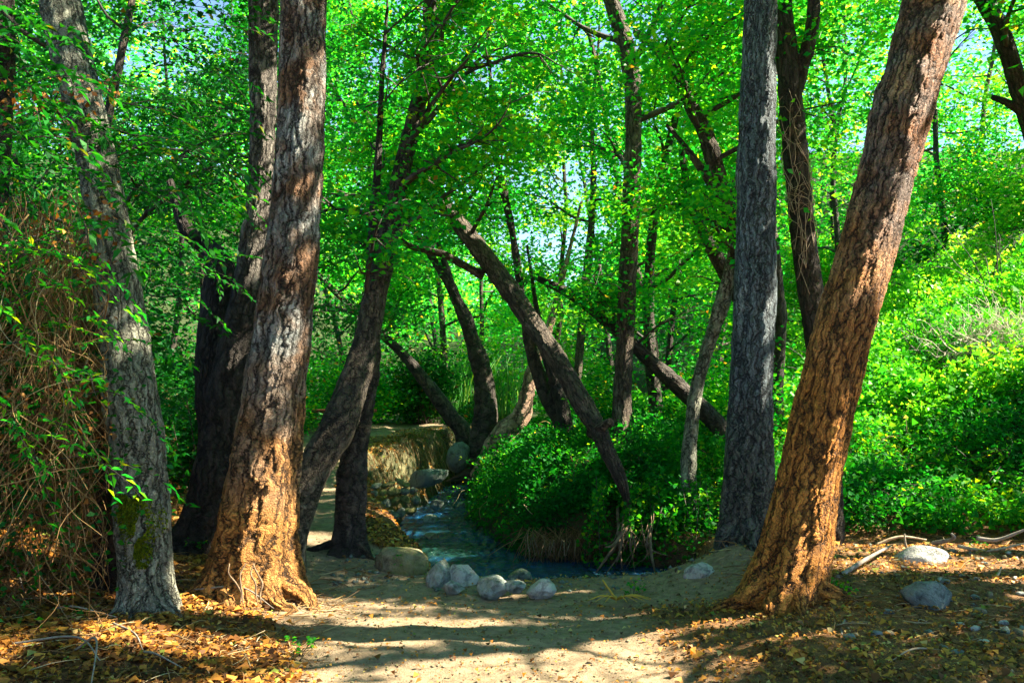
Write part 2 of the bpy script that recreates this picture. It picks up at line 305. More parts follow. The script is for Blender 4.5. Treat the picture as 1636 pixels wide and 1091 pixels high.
# ------------------------------------------------------------------ tubes
def catmull(pts, n):
    pts = np.asarray(pts, float); m = len(pts)
    seg = np.linalg.norm(np.diff(pts[:, :3], axis=0), axis=1); s = np.concatenate([[0], np.cumsum(seg)])
    t = np.linspace(0, s[-1], n); out = np.zeros((n, pts.shape[1]))
    ext = np.vstack([2*pts[0]-pts[1], pts, 2*pts[-1]-pts[-2]])
    k = np.clip(np.searchsorted(s, t, side='right')-1, 0, m-2); u = ((t-s[k])/np.maximum(seg[k], 1e-9))[:, None]
    a, b, c, d = ext[k], ext[k+1], ext[k+2], ext[k+3]
    return .5*((2*b)+(-a+c)*u+(2*a-5*b+4*c-d)*u*u+(-a+3*b-3*c+d)*u**3), t
def tube(pts, rad, nu=8, nv=None, flare=0, flute=0, rough=0, seed=0, frac=True):
    pts = np.asarray(pts, float); rad = np.asarray(rad, float)
    if nv is None: nv = len(pts)*3
    q, s = catmull(np.column_stack([pts, rad]), nv); c = q[:, :3]; r = np.maximum(q[:, 3], .001)
    T = np.gradient(c, axis=0); T /= np.linalg.norm(T, axis=1)[:, None]+1e-9
    ref = np.array([0, 1., 0]) if abs(T[0, 1]) < .8 else np.array([1., 0, 0])
    U = np.zeros_like(T); u = ref-T[0]*(ref@T[0]); u /= np.linalg.norm(u)
    for i in range(nv):
        u = u-T[i]*(u@T[i]); u /= np.linalg.norm(u)+1e-9; U[i] = u
    Vv = np.cross(T, U); th = np.linspace(0, 2*np.pi, nu, endpoint=False)
    rr = np.repeat(r[:, None], nu, 1); r0 = max(float(np.median(r)), .005)
    if flare or flute or rough:
        pr = np.random.default_rng(seed+11); fl = np.zeros((nv, nu))
        for k in (2, 3, 5, 7, 9):
            ph = pr.random()*6.28; dr = pr.normal()*.25; fl += np.cos(k*th[None]+ph+dr*s[:, None])/math.sqrt(k)*pr.uniform(.5, 1)
        fl /= 1.6; e = np.exp(-s/.28)[:, None]; e2 = np.exp(-s/.9)[:, None]
        rr = rr*(1+flare*e*(.6+.6*fl)+flute*fl*(.35+.65*e2))
        circ = np.stack([np.cos(th)[None]*r0+0*s[:, None], np.sin(th)[None]*r0+0*s[:, None], 0*th[None]+s[:, None]], -1)
        for _ in range(int(3+s[-1]*.8)) if nu > 24 and s[-1] > 1.5 else ():
            t0 = pr.random()*6.28; s0 = pr.uniform(.5, s[-1]); w_ = pr.uniform(.05, .12); dth = np.abs((th[None]-t0+np.pi) % (2*np.pi)-np.pi)*r0; q2 = (dth**2+(s[:, None]-s0)**2*.5)/w_**2
            rr = rr+pr.uniform(.12, .3)*w_*(np.exp(-q2)-1.3*np.exp(-q2*7))
        rr = rr*(1+rough*fbm(circ, 3.0/max(r0, .05)*.25, 4, seed))
    V = c[:, None]+U[:, None]*(np.cos(th)[None, :, None]*rr[..., None])+Vv[:, None]*(np.sin(th)[None, :, None]*rr[..., None])
    bk = np.stack([np.cos(th)[None]*r0+0*s[:, None], np.sin(th)[None]*r0+0*s[:, None], 0*th[None]+s[:, None]], -1)+(seed % 17)*1.7*np.array([1, 1, 0])
    i = np.arange(nv-1)[:, None]*nu; j = np.arange(nu)[None]; j2 = (j+1) % nu
    Q = np.stack([(i+j), (i+j2), (i+nu+j2), (i+nu+j)], -1).reshape(-1, 4)
    V = V.reshape(-1, 3); bk = bk.reshape(-1, 3)
    n0 = len(V); V = np.vstack([V, c[0], c[-1]]); bk = np.vstack([bk, bk[0], bk[n0-1]])
    jj = np.arange(nu); t1 = np.stack([np.full(nu, n0), (jj+1) % nu, jj], 1); b0 = (nv-1)*nu; t2 = np.stack([np.full(nu, n0+1), b0+jj, b0+(jj+1) % nu], 1)
    return V, Q, np.vstack([t1, t2]), bk
class MB:
    def __init__(s): s.V = []; s.Q = []; s.T = []; s.B = []; s.L = []; s.n = 0
    def tube(s, pts, rad, lv=.5, **k):
        V, Q, T, B = tube(pts, rad, **k); s.V.append(V); s.Q.append(Q+s.n); s.T.append(T+s.n); s.B.append(B); s.n += len(V); s.L.append(np.full(len(Q)+0, lv)); s.L2 = getattr(s, 'L2', []); s.L2.append(np.full(len(T), lv)); return s
    def build(s, name, mat, parent=None, smooth=True):
        return mk(name, np.vstack(s.V), np.vstack(s.Q), mat, parent, np.vstack(s.T), {'bark': np.vstack(s.B)}, {'lv': np.concatenate(s.L+s.L2)}, smooth)
def upbark(pts): return pts

# ------------------------------------------------------------------ leaves
def leaves(Pn, size, aspect=.62, up=.6, droop=.25, seed=0, hexa=False, dirs=None, fold=.12, nrm=None, tri=False):
    r = np.random.default_rng(seed); n = len(Pn)
    az = r.random(n)*6.283
    a = np.stack([np.cos(az), np.sin(az), -droop+r.normal(size=n)*.35], 1) if dirs is None else dirs+r.normal(size=(n, 3))*.35
    a /= np.linalg.norm(a, axis=1)[:, None]
    nn = r.normal(size=(n, 3)); nn /= np.linalg.norm(nn, axis=1)[:, None]
    nn = nn*(1-up)+(np.array([0, 0, up]) if nrm is None else nrm*up); nn -= a*np.sum(nn*a, 1)[:, None]; nn /= np.linalg.norm(nn, axis=1)[:, None]+1e-9
    b = np.cross(nn, a); s = (size if np.ndim(size) else np.full(n, size))[:, None]; w = s*aspect*.5
    if tri:
        V = np.stack([Pn-a*s*.5+b*w, Pn+a*s*.6, Pn-a*s*.25-b*w], 1).reshape(-1, 3)
        return V, np.arange(n*3).reshape(n, 3), 1
    if not hexa:
        V = np.stack([Pn-a*s*.5, Pn+b*w+nn*s*fold-a*s*.05, Pn+a*s*.5-nn*s*fold*.6, Pn-b*w+nn*s*fold-a*s*.05], 1).reshape(-1, 3)
        return V, np.arange(n*4).reshape(n, 4), 1
    V = np.stack([Pn-a*s*.5, Pn+b*w-a*s*.22+nn*s*fold, Pn+b*w*.75+a*s*.2+nn*s*fold*.7, Pn+a*s*.55-nn*s*fold*.5, Pn-b*w*.75+a*s*.2+nn*s*fold*.7, Pn-b*w-a*s*.22+nn*s*fold], 1).reshape(-1, 3)
    k = np.arange(n)[:, None]*6; Q = np.stack([k+[0, 1, 2, 3], k+[0, 3, 4, 5]], 1).reshape(-1, 4)
    return V, Q, 2
def leafobj(name, Pn, size, mat, parent=None, lv=None, seed=0, **k):
    V, Q, m = leaves(Pn, size, seed=seed, **k)
    if lv is None: lv = np.random.default_rng(seed+5).random(len(Pn))
    if k.get('tri'): o = mk(name, V, None, mat, parent, Q, fattr={'lv': lv}, smooth=False)
    else: o = mk(name, V, Q, mat, parent, fattr={'lv': np.repeat(lv, m)}, smooth=False)
    o['kind'] = 'stuff'
    return o
# Openings cut into the crowns along the sun's rays to shape the sun patches (metres on the ground)
def G(p): return (p[0]-p[2]*SUN[0]/SUN[2], p[1]-p[2]*SUN[1]/SUN[2])
GAPS = []
def gap_g(px, py, rx, ry, z=0.0):
    p = Pz(px, py, z); GAPS.append((*G(p), rx, ry))
def gap_p(px, py, d, rx, ry): GAPS.append((*G(P(px, py, d)), rx, ry))
gap_g(680, 988, .6, .2); gap_g(900, 1072, 1.0, .5); gap_g(1490, 920, 1.7, .6); gap_g(420, 970, .7, .26); gap_g(480, 1022, .9, .17); gap_g(300, 1045, .7, .14); gap_g(700, 1062, .3, .14); gap_g(1040, 1080, .5, .12)
gap_g(440, 975, .42, .18); gap_g(500, 1020, .55, .1); gap_g(380, 1030, .4, .1); gap_g(280, 990, .2, .06); gap_g(600, 960, .5, .05); gap_g(800, 985, .5, .04); gap_g(980, 975, .45, .05)
gap_g(500, 868, .25, .3, .05); gap_g(610, 850, .3, .35, -.05); gap_g(1000, 1030, .5, .08); gap_g(480, 880, .3, .08)
gap_g(1400, 900, .7, .6); gap_g(1560, 905, .9, .7); gap_g(1480, 880, .45, .35); gap_g(1590, 960, .5, .12); gap_g(1380, 940, .3, .2); gap_g(1200, 1050, .5, .06)
gap_p(1425, 420, 6.25, .7, .24); gap_p(1392, 520, 6.15, .5, .26); gap_p(1362, 640, 6.05, .4, .26); gap_p(1336, 780, 6.0, .3, .24); gap_p(1465, 250, 6.4, .3, .16); gap_p(1322, 880, 6.0, .2, .15)
gap_p(518, 140, 6.5, .35, .16); gap_p(505, 300, 6.5, .3, .14); gap_p(500, 420, 6.45, .2, .14); gap_p(478, 560, 6.4, .35, .16); gap_p(470, 720, 6.35, .25, .16); gap_p(455, 860, 6.25, .35, .25); gap_p(440, 930, 6.2, .35, .3)
gap_p(1240, 190, 7.4, .45, .14); gap_p(1236, 480, 7.4, .35, .12); gap_p(1232, 600, 7.4, .2, .12); gap_p(130, 70, 6.1, .3, .2); gap_p(225, 520, 5.9, .15, .1); gap_p(250, 700, 5.8, .1, .1); gap_p(250, 900, 5.8, .12, .1)
gap_p(420, 170, 7.8, .3, .2); gap_p(430, 400, 7.8, .2, .15)
gap_p(650, 890, 7.8, .2, .15); gap_p(610, 710, 13, .3, .3); gap_p(800, 700, 15, .8, .6); gap_p(780, 740, 14.8, .5, .5)
gap_p(1500, 590, 13.5, 3.0, 2.0); gap_p(1600, 560, 14, 1.5, 1.6); gap_p(1400, 640, 12, .8, .9); gap_p(1420, 840, 9.6, .4, .2)
gap_p(960, 800, 9.4, .2, .2); gap_p(1000, 860, 9.2, .3, .2); gap_p(1080, 860, 9.2, .3, .2); gap_p(1050, 650, 11, .5, .4); gap_p(860, 700, 13, .6, .6); gap_p(970, 700, 10.4, .25, .2)
gap_p(600, 200, 7.6, .5, .4); gap_p(600, 330, 7.6, .5, .4); gap_p(740, 350, 10.8, .6, .3)
GA = np.array(GAPS)
def keep(Pn):
    g0 = Pn[:, 0]-Pn[:, 2]*SUN[0]/SUN[2]; g1 = Pn[:, 1]-Pn[:, 2]*SUN[1]/SUN[2]
    # ragged edges
    j = .35*n2(g0, g1, 4, 2, 31)
    m = np.ones(len(Pn), bool)
    for a, b, rx, ry in GA:
        m &= ((g0-a)/rx)**2+((g1-b)/ry)**2+j > 1
    hole = n2(g0, g1, 1.5, 2, 41)
    fore = ((g0 > -5) & (g0 < 5.2) & (g1 > 4) & (g1 < 9.4)) | ((g0 > 0) & (g0 < 8) & (g1 > 9.3) & (g1 < 11.6))
    mid = (g0 > -1.9) & (g0 < 1.6) & (g1 > 5.9) & (g1 < 8.2)
    mid |= (g0 > -4.5) & (g0 < -.9) & (g1 > 12) & (g1 < 17)
    opn = ((g0 > 2.2) & (g0 < 5.2) & (g1 > 6.4) & (g1 < 9.2)) | ((g0 > -3) & (g0 < -.9) & (g1 > 4.6) & (g1 < 6.5))
    m &= hole < np.where(opn, .04, np.where(mid, .5, np.where(fore, .42, .23)))  # leaf openings set per ground region to shape the dapple
    return m
SKYGAPS = [(1310, 170, 90), (1285, 260, 70), (1330, 330, 50), (910, 270, 26), (950, 225, 22), (780, 110, 30), (815, 90, 24), (1520, 105, 22), (1560, 60, 45), (270, 60, 55), (330, 30, 45), (745, 225, 16), (1360, 60, 40), (1380, 230, 45), (240, 40, 40), (200, 90, 26), (855, 60, 26), (850, 190, 30), (1240, 120, 30), (900, 120, 24), (1450, 540, 14)]
SG = np.array(SKYGAPS, float)
def thin(Pn, r, dmin=8.0):
    """looser foliage towards the openings where the sky shows between the crowns"""
    px = CX+F*Pn[:, 0]/np.maximum(Pn[:, 1], .1); py = HZ-F*(Pn[:, 2]-EYE)/np.maximum(Pn[:, 1], .1)
    pr = np.zeros(len(Pn))
    for a, b, w in SG: pr = np.maximum(pr, np.exp(-(((px-a)**2+(py-b)**2)/(w*w*.8))))
    return ~((r.random(len(Pn)) < pr*.75) & (Pn[:, 1] > dmin))

# ------------------------------------------------------------------ trees
NT = 0
def limbs(root, base_pts, base_rad, nl, t0, t1, L, seed, up=.45, nclus=3, nleaf=30, size=.072, mat=L_CROWN, cs=.28, bmat=B_THIN, side=None, lvshift=0, zmin=None, vis=True, thinout=True, aspect=.66, tri=False):
    r = np.random.default_rng(seed); q, s = catmull(np.column_stack([base_pts, base_rad]), 60)
    cl = []; cr = []
    for i in range(nl):
        t = t0+(t1-t0)*(i+r.random())/nl; k = int(t*59); o = q[k, :3]; rb = max(q[k, 3]*.5, .012)
        az = (r.random()*6.283) if side is None else side+r.normal()*.8
        d = np.array([math.cos(az), math.sin(az), up+r.normal()*.2]); d /= np.linalg.norm(d)
        ll = L*r.uniform(.6, 1.2)*(1-.35*t); p = o.copy(); pts = [p]
        for j in range(6):
            d = d+r.normal(size=3)*.22+np.array([0, 0, .05 if j < 3 else -.12]); d /= np.linalg.norm(d); p = p+d*ll/6; pts.append(p)
        rb = min(rb, .012+ll*.014); rad = rb*np.linspace(1, .18, 7)**1.1
        b = MB(); b.tube(pts, rad, nu=6, nv=14, seed=seed+i)
        for j in range(2, 7):
            for _ in range(2 if j < 6 else 3):
                d2 = (pts[j]-pts[j-1]); d2 = d2/np.linalg.norm(d2)*.6+r.normal(size=3)*.75; d2[2] *= .6; d2 /= np.linalg.norm(d2); l2 = ll*r.uniform(.16, .34)
                e = pts[j]+d2*l2+np.array([0, 0, -.04*l2]); m_ = pts[j]+d2*l2*.5+r.normal(size=3)*.04
                b.tube([pts[j], m_, e], [rad[j]*.6+.002, rad[j]*.35+.002, .002], nu=3, nv=4)
                for c in range(nclus):
                    cl.append(pts[j]+(e-pts[j])*(.35+.75*(c+r.random())/nclus)+r.normal(size=3)*.05*l2)
                    cr.append(cs)
        b.build('branch', bmat, root)
    cl = np.array(cl); n = len(cl)
    off = r.normal(size=(n, nleaf, 3))*np.array([1, 1, .38])*cs
    Pn = (cl[:, None]+off).reshape(-1, 3); tone = np.repeat(r.random(n), nleaf)
    m = keep(Pn)
    if thinout: m &= thin(Pn, r)
    if zmin is not None: m &= Pn[:, 2] > zmin
    # nothing grows across the track right in front of the lens
    m &= ~((Pn[:, 1] > -1) & (Pn[:, 1] < 5.5) & (np.abs(Pn[:, 0]) < 3.4) & (Pn[:, 2] < 4.6))
    Pn = Pn[m]; tone = tone[m]
    if not len(Pn): return
    lv = np.clip(tone*.55+r.random(len(Pn))*.42+lvshift, 0, .94); lv = np.where(r.random(len(Pn)) < .012, r.uniform(.95, 1, len(Pn)), lv)
    leafobj('crown', Pn, size*r.uniform(.7, 1.25, len(Pn)), mat, root, lv, seed, tri=tri, aspect=aspect*(1.25 if tri else 1), up=.5)
def tree(name, spec, mat, label, seed, top=9, nu=28, nv=140, flare=.0, flute=.12, rough=.1, crown=None, forks=(), group=None, sink=True, base=None, cat='tree', curve=(0, 0)):
    pts = [P(a, b, d) for a, b, d, w in spec]; rad = [w*d/F/2 for a, b, d, w in spec]
    if sink:
        z0 = gz(pts[0][0], pts[0][1])-.08
        if pts[0][2] > z0+.02:                       # carry the stem down to the soil
            pts.insert(0, np.array([pts[0][0]+(0 if base is None else base), pts[0][1], z0])); rad.insert(0, rad[0]*1.25)
        else: pts[0][2] = z0
    vis_n = len(pts)
    if top:
        d = pts[-1]-pts[-2]; d /= np.linalg.norm(d); r = np.random.default_rng(seed); r0 = rad[-1]; z = pts[-1][2]; n = max(3, int((top-z)/.9)); p = pts[-1]
        for i in range(n):
            d = d+r.normal(size=3)*.08+np.array([curve[0], curve[1], .06]); d /= np.linalg.norm(d); p = p+d*(top-z)/n; pts.append(p); rad.append(r0*(1-.85*(i+1)/n))
    root = empty(name, (pts[0][0], pts[0][1], pts[0][2]), label, cat, group)
    b = MB(); b.tube(pts, rad, nu=nu, nv=nv, flare=flare, flute=flute, rough=rough, seed=seed); b.build('trunk', mat, root)
    for fk in forks:
        fp = [P(a, b_, d) for a, b_, d, w in fk[0]]; fr = [w*d/F/2 for a, b_, d, w in fk[0]]
        if len(fk) > 2 and fk[2]:
            d = fp[-1]-fp[-2]; d /= np.linalg.norm(d)
            for i in range(4): fp.append(fp[-1]+(d+np.array([0, 0, .2]))*fk[2]/4); fr.append(fr[-1]*.75)
        bb = MB(); bb.tube(fp, fr, nu=max(10, nu//2), nv=max(24, nv//3), rough=rough, seed=seed+5); o = bb.build(fk[1], fk[3] if len(fk) > 3 else mat, root)
    for c in (crown or []): limbs(root, pts, rad, seed=seed*31+len(root.children), **c)
    return root, pts, rad

HI = dict(t0=.6, t1=1, zmin=4.3)
# 1 leftmost leaning trunk
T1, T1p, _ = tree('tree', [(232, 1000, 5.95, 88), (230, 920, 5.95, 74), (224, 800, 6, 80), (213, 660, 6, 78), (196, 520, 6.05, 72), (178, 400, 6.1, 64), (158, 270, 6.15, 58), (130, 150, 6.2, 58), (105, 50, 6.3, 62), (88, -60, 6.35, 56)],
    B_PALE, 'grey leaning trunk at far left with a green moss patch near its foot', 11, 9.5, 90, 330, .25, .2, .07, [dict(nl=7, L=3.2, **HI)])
# its dark second stem
tree('tree', [(182, 950, 6.35, 62), (182, 850, 6.35, 58), (190, 700, 6.4, 60), (188, 560, 6.5, 50), (170, 430, 6.6, 40), (150, 300, 6.7, 34), (130, 200, 6.8, 30)],
    B_DARK, 'dark trunk half hidden just behind the mossy leaning trunk', 12, 8, 60, 200, .2, .2, .1, [dict(nl=6, L=2.4, t0=.45, t1=1, mat=L_DARK, nleaf=16, zmin=2.2)])
# 2 big two-tone trunk
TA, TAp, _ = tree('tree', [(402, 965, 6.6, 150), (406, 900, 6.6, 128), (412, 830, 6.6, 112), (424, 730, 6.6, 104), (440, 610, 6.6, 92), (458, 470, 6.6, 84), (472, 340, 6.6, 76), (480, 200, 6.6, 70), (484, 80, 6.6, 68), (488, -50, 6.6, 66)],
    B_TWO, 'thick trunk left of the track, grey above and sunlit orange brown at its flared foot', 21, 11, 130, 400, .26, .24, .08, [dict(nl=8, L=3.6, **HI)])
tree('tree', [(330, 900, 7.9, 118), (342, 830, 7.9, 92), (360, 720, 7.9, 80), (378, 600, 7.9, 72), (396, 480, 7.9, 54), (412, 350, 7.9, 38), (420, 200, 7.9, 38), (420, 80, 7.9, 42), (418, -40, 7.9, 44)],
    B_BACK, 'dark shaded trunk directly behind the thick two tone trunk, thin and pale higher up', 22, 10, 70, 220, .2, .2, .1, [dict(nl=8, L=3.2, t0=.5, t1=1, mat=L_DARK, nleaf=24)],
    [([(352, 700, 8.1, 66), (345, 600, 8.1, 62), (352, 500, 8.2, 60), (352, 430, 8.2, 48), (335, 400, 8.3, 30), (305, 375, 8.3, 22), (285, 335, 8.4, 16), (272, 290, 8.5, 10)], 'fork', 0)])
tree('tree', [(456, 925, 7.35, 62), (462, 870, 7.35, 52), (480, 800, 7.4, 50), (508, 735, 7.5, 54), (540, 680, 7.6, 56), (562, 620, 7.8, 50), (582, 555, 8.0, 42), (600, 470, 8.2, 36), (616, 400, 8.4, 31), (634, 310, 8.6, 28), (652, 230, 8.8, 26), (676, 130, 9, 23), (686, 50, 9.1, 21), (690, -40, 9.2, 20)],
    B_CURVE, 'brown trunk curving up to the right from the foot of the thick two tone trunk', 23, 9, 60, 260, .1, .14, .08,
    [dict(nl=13, L=1.9, t0=.33, t1=.8, nleaf=30, size=.066, lvshift=.08, cs=.2), dict(nl=14, L=1.7, t0=.38, t1=.85, nleaf=30, size=.066, lvshift=.1, cs=.2, side=-1.2), dict(nl=5, L=2.4, t0=.75, t1=1, nleaf=28)])
tree('tree', [(560, 890, 8.1, 52), (560, 840, 8.1, 40), (562, 780, 8.1, 42), (570, 700, 8.15, 36), (582, 630, 8.2, 34), (592, 560, 8.2, 26), (598, 480, 8.3, 20), (594, 400, 8.4, 15)],
    B_DARK, 'short dark upright trunk standing on the creek side edge of the track', 24, 5.5, 50, 200, .35, .2, .1, [dict(nl=8, L=1.7, t0=.4, t1=1, nleaf=28, size=.064, cs=.2)])
# 3 trunk leaning over the creek
TE, TEp, _ = tree('tree', [(1006, 820, 9.3, 7), (998, 785, 9.2, 14), (988, 757, 9.2, 21), (968, 715, 9.3, 25), (953, 682, 9.45, 29), (922, 628, 9.7, 31), (890, 574, 9.95, 31), (856, 524, 10.2, 30), (824, 478, 10.45, 30), (790, 430, 10.7, 30), (752, 380, 10.85, 27), (716, 334, 11, 23), (686, 298, 11.1, 17), (652, 252, 11.2, 11), (612, 205, 11.3, 7), (570, 165, 11.4, 4)],
    B_MID, 'trunk leaning steeply left across the creek with a broken stub near its foot', 31, 0, 50, 260, 0, .12, .1,
    [dict(nl=9, L=2.0, t0=.55, t1=1, nleaf=20, up=.6)],
    [([(772, 440, 10.8, 15), (748, 428, 10.75, 12), (712, 408, 10.7, 11), (680, 400, 10.65, 10), (652, 392, 10.6, 8), (636, 376, 10.5, 5)], 'branch', 0),
     ([(945, 692, 9.5, 18), (957, 684, 9.35, 14), (976, 674, 9.2, 13)], 'stub', 0)], sink=False)
tree('tree', [(994, 640, 11, 30), (998, 560, 11, 27), (1002, 460, 11, 28), (1008, 340, 11, 27), (1012, 220, 11, 25), (1010, 130, 11, 26), (996, 60, 11, 26), (978, 5, 11, 24), (965, -40, 11, 22)],
    B_MID, 'slim upright dark brown trunk in the middle distance right of the leaning trunk', 32, 10.5, 44, 260, 0, .1, .1,
    [dict(nl=12, L=2.6, t0=.35, t1=1, nleaf=22)])
tree('tree', [(1200, 560, 9.6, 28), (1192, 450, 9.6, 27), (1172, 360, 9.6, 27), (1150, 290, 9.6, 26), (1132, 225, 9.65, 24), (1106, 170, 9.7, 19), (1078, 115, 9.8, 15), (1045, 75, 9.9, 12), (1015, 50, 10, 8)],
    B_MID, 'crooked dark trunk arching left out from behind the straight grey trunk', 33, 0, 40, 220, 0, .1, .1,
    [dict(nl=9, L=2.2, t0=.5, t1=1, nleaf=28, lvshift=.08)], [([(1160, 330, 9.6, 16), (1120, 270, 9.6, 12), (1095, 235, 9.7, 8), (1065, 200, 9.8, 5)], 'branch', 0), ([(1185, 480, 9.9, 26), (1150, 420, 9.9, 22), (1118, 360, 10, 18), (1098, 300, 10, 12), (1088, 240, 10, 8)], 'fork', 0)])
TH, THp, _ = tree('tree', [(1190, 935, 7.5, 104), (1190, 880, 7.5, 90), (1194, 800, 7.5, 80), (1197, 700, 7.5, 70), (1200, 600, 7.5, 64), (1205, 480, 7.5, 64), (1207, 360, 7.5, 58), (1209, 220, 7.5, 55), (1212, 90, 7.5, 51), (1214, -50, 7.5, 48)],
    B_GREY, 'straight blue grey furrowed trunk standing behind the leaning orange trunk', 41, 11, 96, 360, .22, .17, .07, [dict(nl=8, L=3.2, **HI)])
tree('tree', [(1322, 720, 8.9, 42), (1312, 590, 8.9, 40), (1300, 500, 8.9, 38), (1286, 400, 8.9, 39), (1276, 300, 8.9, 37), (1266, 200, 8.9, 36), (1260, 120, 8.9, 34), (1252, 40, 8.9, 30), (1248, -40, 8.9, 28)],
    B_DARK, 'dark trunk wound with thin bare vines between the grey and the orange trunk', 42, 10, 50, 300, 0, .14, .1, [dict(nl=7, L=2.2, t0=.6, t1=1)],
    [([(1264, 170, 8.9, 22), (1282, 110, 8.9, 20), (1298, 40, 8.9, 18), (1302, -30, 8.9, 16)], 'fork', 1.5)])
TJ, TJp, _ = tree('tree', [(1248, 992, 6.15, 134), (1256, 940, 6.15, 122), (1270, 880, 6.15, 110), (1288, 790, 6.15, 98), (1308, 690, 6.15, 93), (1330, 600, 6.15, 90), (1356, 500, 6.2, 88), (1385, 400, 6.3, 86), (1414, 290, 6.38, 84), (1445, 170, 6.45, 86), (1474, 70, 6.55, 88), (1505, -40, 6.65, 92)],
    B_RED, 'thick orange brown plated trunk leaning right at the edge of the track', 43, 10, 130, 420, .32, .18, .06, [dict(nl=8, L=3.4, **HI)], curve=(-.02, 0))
tree('tree', [(1100, 745, 9.7, 24), (1104, 690, 9.7, 21), (1112, 625, 9.7, 20), (1128, 565, 9.7, 19), (1146, 510, 9.7, 18), (1160, 460, 9.7, 17), (1170, 405, 9.7, 15), (1178, 350, 9.7, 12), (1182, 290, 9.7, 10)],
    B_PALE, 'slender grey stem growing out of the ivy just left of the straight grey trunk', 44, 7, 30, 200, 0, .1, .1, [dict(nl=6, L=1.6, t0=.5, t1=1)])
tree('tree', [(1190, 735, 11, 32), (1155, 688, 11, 30), (1118, 650, 11.05, 28), (1080, 614, 11.1, 25), (1045, 582, 11.15, 22), (1005, 545, 11.3, 18), (960, 508, 11.5, 14), (910, 470, 11.7, 14), (860, 445, 11.9, 9)],
    B_DARK, 'fallen dark trunk slanting down to the right behind the ivy mound', 45, 0, 36, 200, 0, .1, .1, [dict(nl=6, L=1.6, t0=.55, t1=1, nleaf=18)])
# 4 trees by the creek bend
tree('tree', [(776, 775, 15, 84), (775, 745, 15, 58), (774, 700, 15, 42), (776, 650, 15, 34), (772, 600, 15, 29), (757, 550, 15, 23), (738, 500, 15, 17), (716, 452, 15, 14), (696, 420, 15, 11)],
    B_DARK, 'tree with dark upright trunk and pale pinkish limb at the creek bend', 51, 10, 50, 240, .3, .25, .15, [dict(nl=10, L=2.8, t0=.35, t1=1, nleaf=30, size=.085)],
    [([(780, 765, 14.8, 60), (786, 735, 14.8, 44), (796, 705, 14.8, 38), (812, 685, 14.8, 34), (832, 665, 14.8, 28), (842, 630, 14.8, 22), (850, 590, 14.8, 17), (872, 540, 14.9, 13), (890, 480, 15, 10)], 'fork', 1.5, B_PINK),
     ([(768, 590, 15, 18), (752, 520, 15, 14), (728, 470, 15, 12), (712, 425, 15, 10)], 'fork', 1)])
tree('tree', [(742, 700, 16.6, 28), (722, 668, 16.6, 26), (695, 630, 16.6, 23), (668, 595, 16.6, 19), (640, 562, 16.6, 15), (605, 530, 16.6, 11)],
    B_DARK, 'dark stem leaning left at the end of the cut bank', 52, 7, 26, 120, 0, .1, .1, [dict(nl=8, L=2.2, t0=.4, t1=1, size=.085)])
tree('tree', [(910, 705, 12.6, 30), (892, 665, 12.6, 27), (872, 630, 12.6, 24), (856, 585, 12.6, 21), (845, 540, 12.6, 17), (836, 490, 12.6, 12)],
    B_DARK, 'forked dark stems curving up out of the ivy mound behind the leaning trunk', 53, 7, 34, 160, 0, .1, .1, [dict(nl=8, L=2.0, t0=.5, t1=1)],
    [([(905, 695, 12.5, 26), (898, 650, 12.5, 23), (884, 600, 12.5, 20), (866, 545, 12.5, 14), (858, 500, 12.5, 9)], 'fork', .8)])
tree('tree', [(920, 640, 16, 14), (928, 540, 16, 13), (936, 450, 16, 13), (944, 370, 16, 11), (948, 280, 16, 9)], B_MID, 'thin straight stem far back between the leaning and the upright trunk', 54, 8.5, 20, 100, crown=[dict(nl=10, L=2.2, t0=.4, t1=1, size=.085)])
tree('tree', [(1052, 720, 13.2, 26), (1048, 650, 13.2, 22), (1040, 580, 13.2, 20), (1036, 480, 13.2, 16)], B_DARK, 'dark stem in the shrubs behind the ivy mound', 55, 9, 26, 120, crown=[dict(nl=10, L=2.4, t0=.3, t1=1, size=.08)])
tree('tree', [(1242, 700, 12, 24), (1240, 620, 12, 22), (1246, 520, 12, 19), (1240, 420, 12, 15)], B_DARK, 'dark stem showing in the gap between grey and orange trunks', 56, 9, 26, 120, crown=[dict(nl=8, L=2.4, t0=.35, t1=1, size=.09)])
tree('tree', [(1800, 760, 9.4, 40), (1745, 500, 9.4, 34), (1690, 320, 9.4, 28), (1650, 215, 9.4, 26), (1625, 130, 9.4, 25), (1596, 45, 9.4, 26), (1565, -10, 9.4, 24), (1540, -40, 9.4, 20)],
    B_DARK, 'dark limbed tree leaning in at the top right corner', 57, 8.5, 40, 160, 0, .1, .1, [dict(nl=6, L=2.2, t0=.6, t1=1, zmin=3.4)],
    [([(1640, 185, 9.4, 14), (1610, 165, 9.4, 11), (1585, 155, 9.5, 7)], 'branch', 0)])
tree('tree', [(-30, 900, 7, 70), (-20, 500, 7, 50), (-5, 250, 7, 38), (5, 100, 7, 34), (2, -40, 7, 30)], B_DARK, 'dark trunk at the very left edge behind the dry vine tangle', 58, 9, 40, 160, crown=[dict(nl=9, L=2.2, t0=.4, t1=1, mat=L_DARK)])

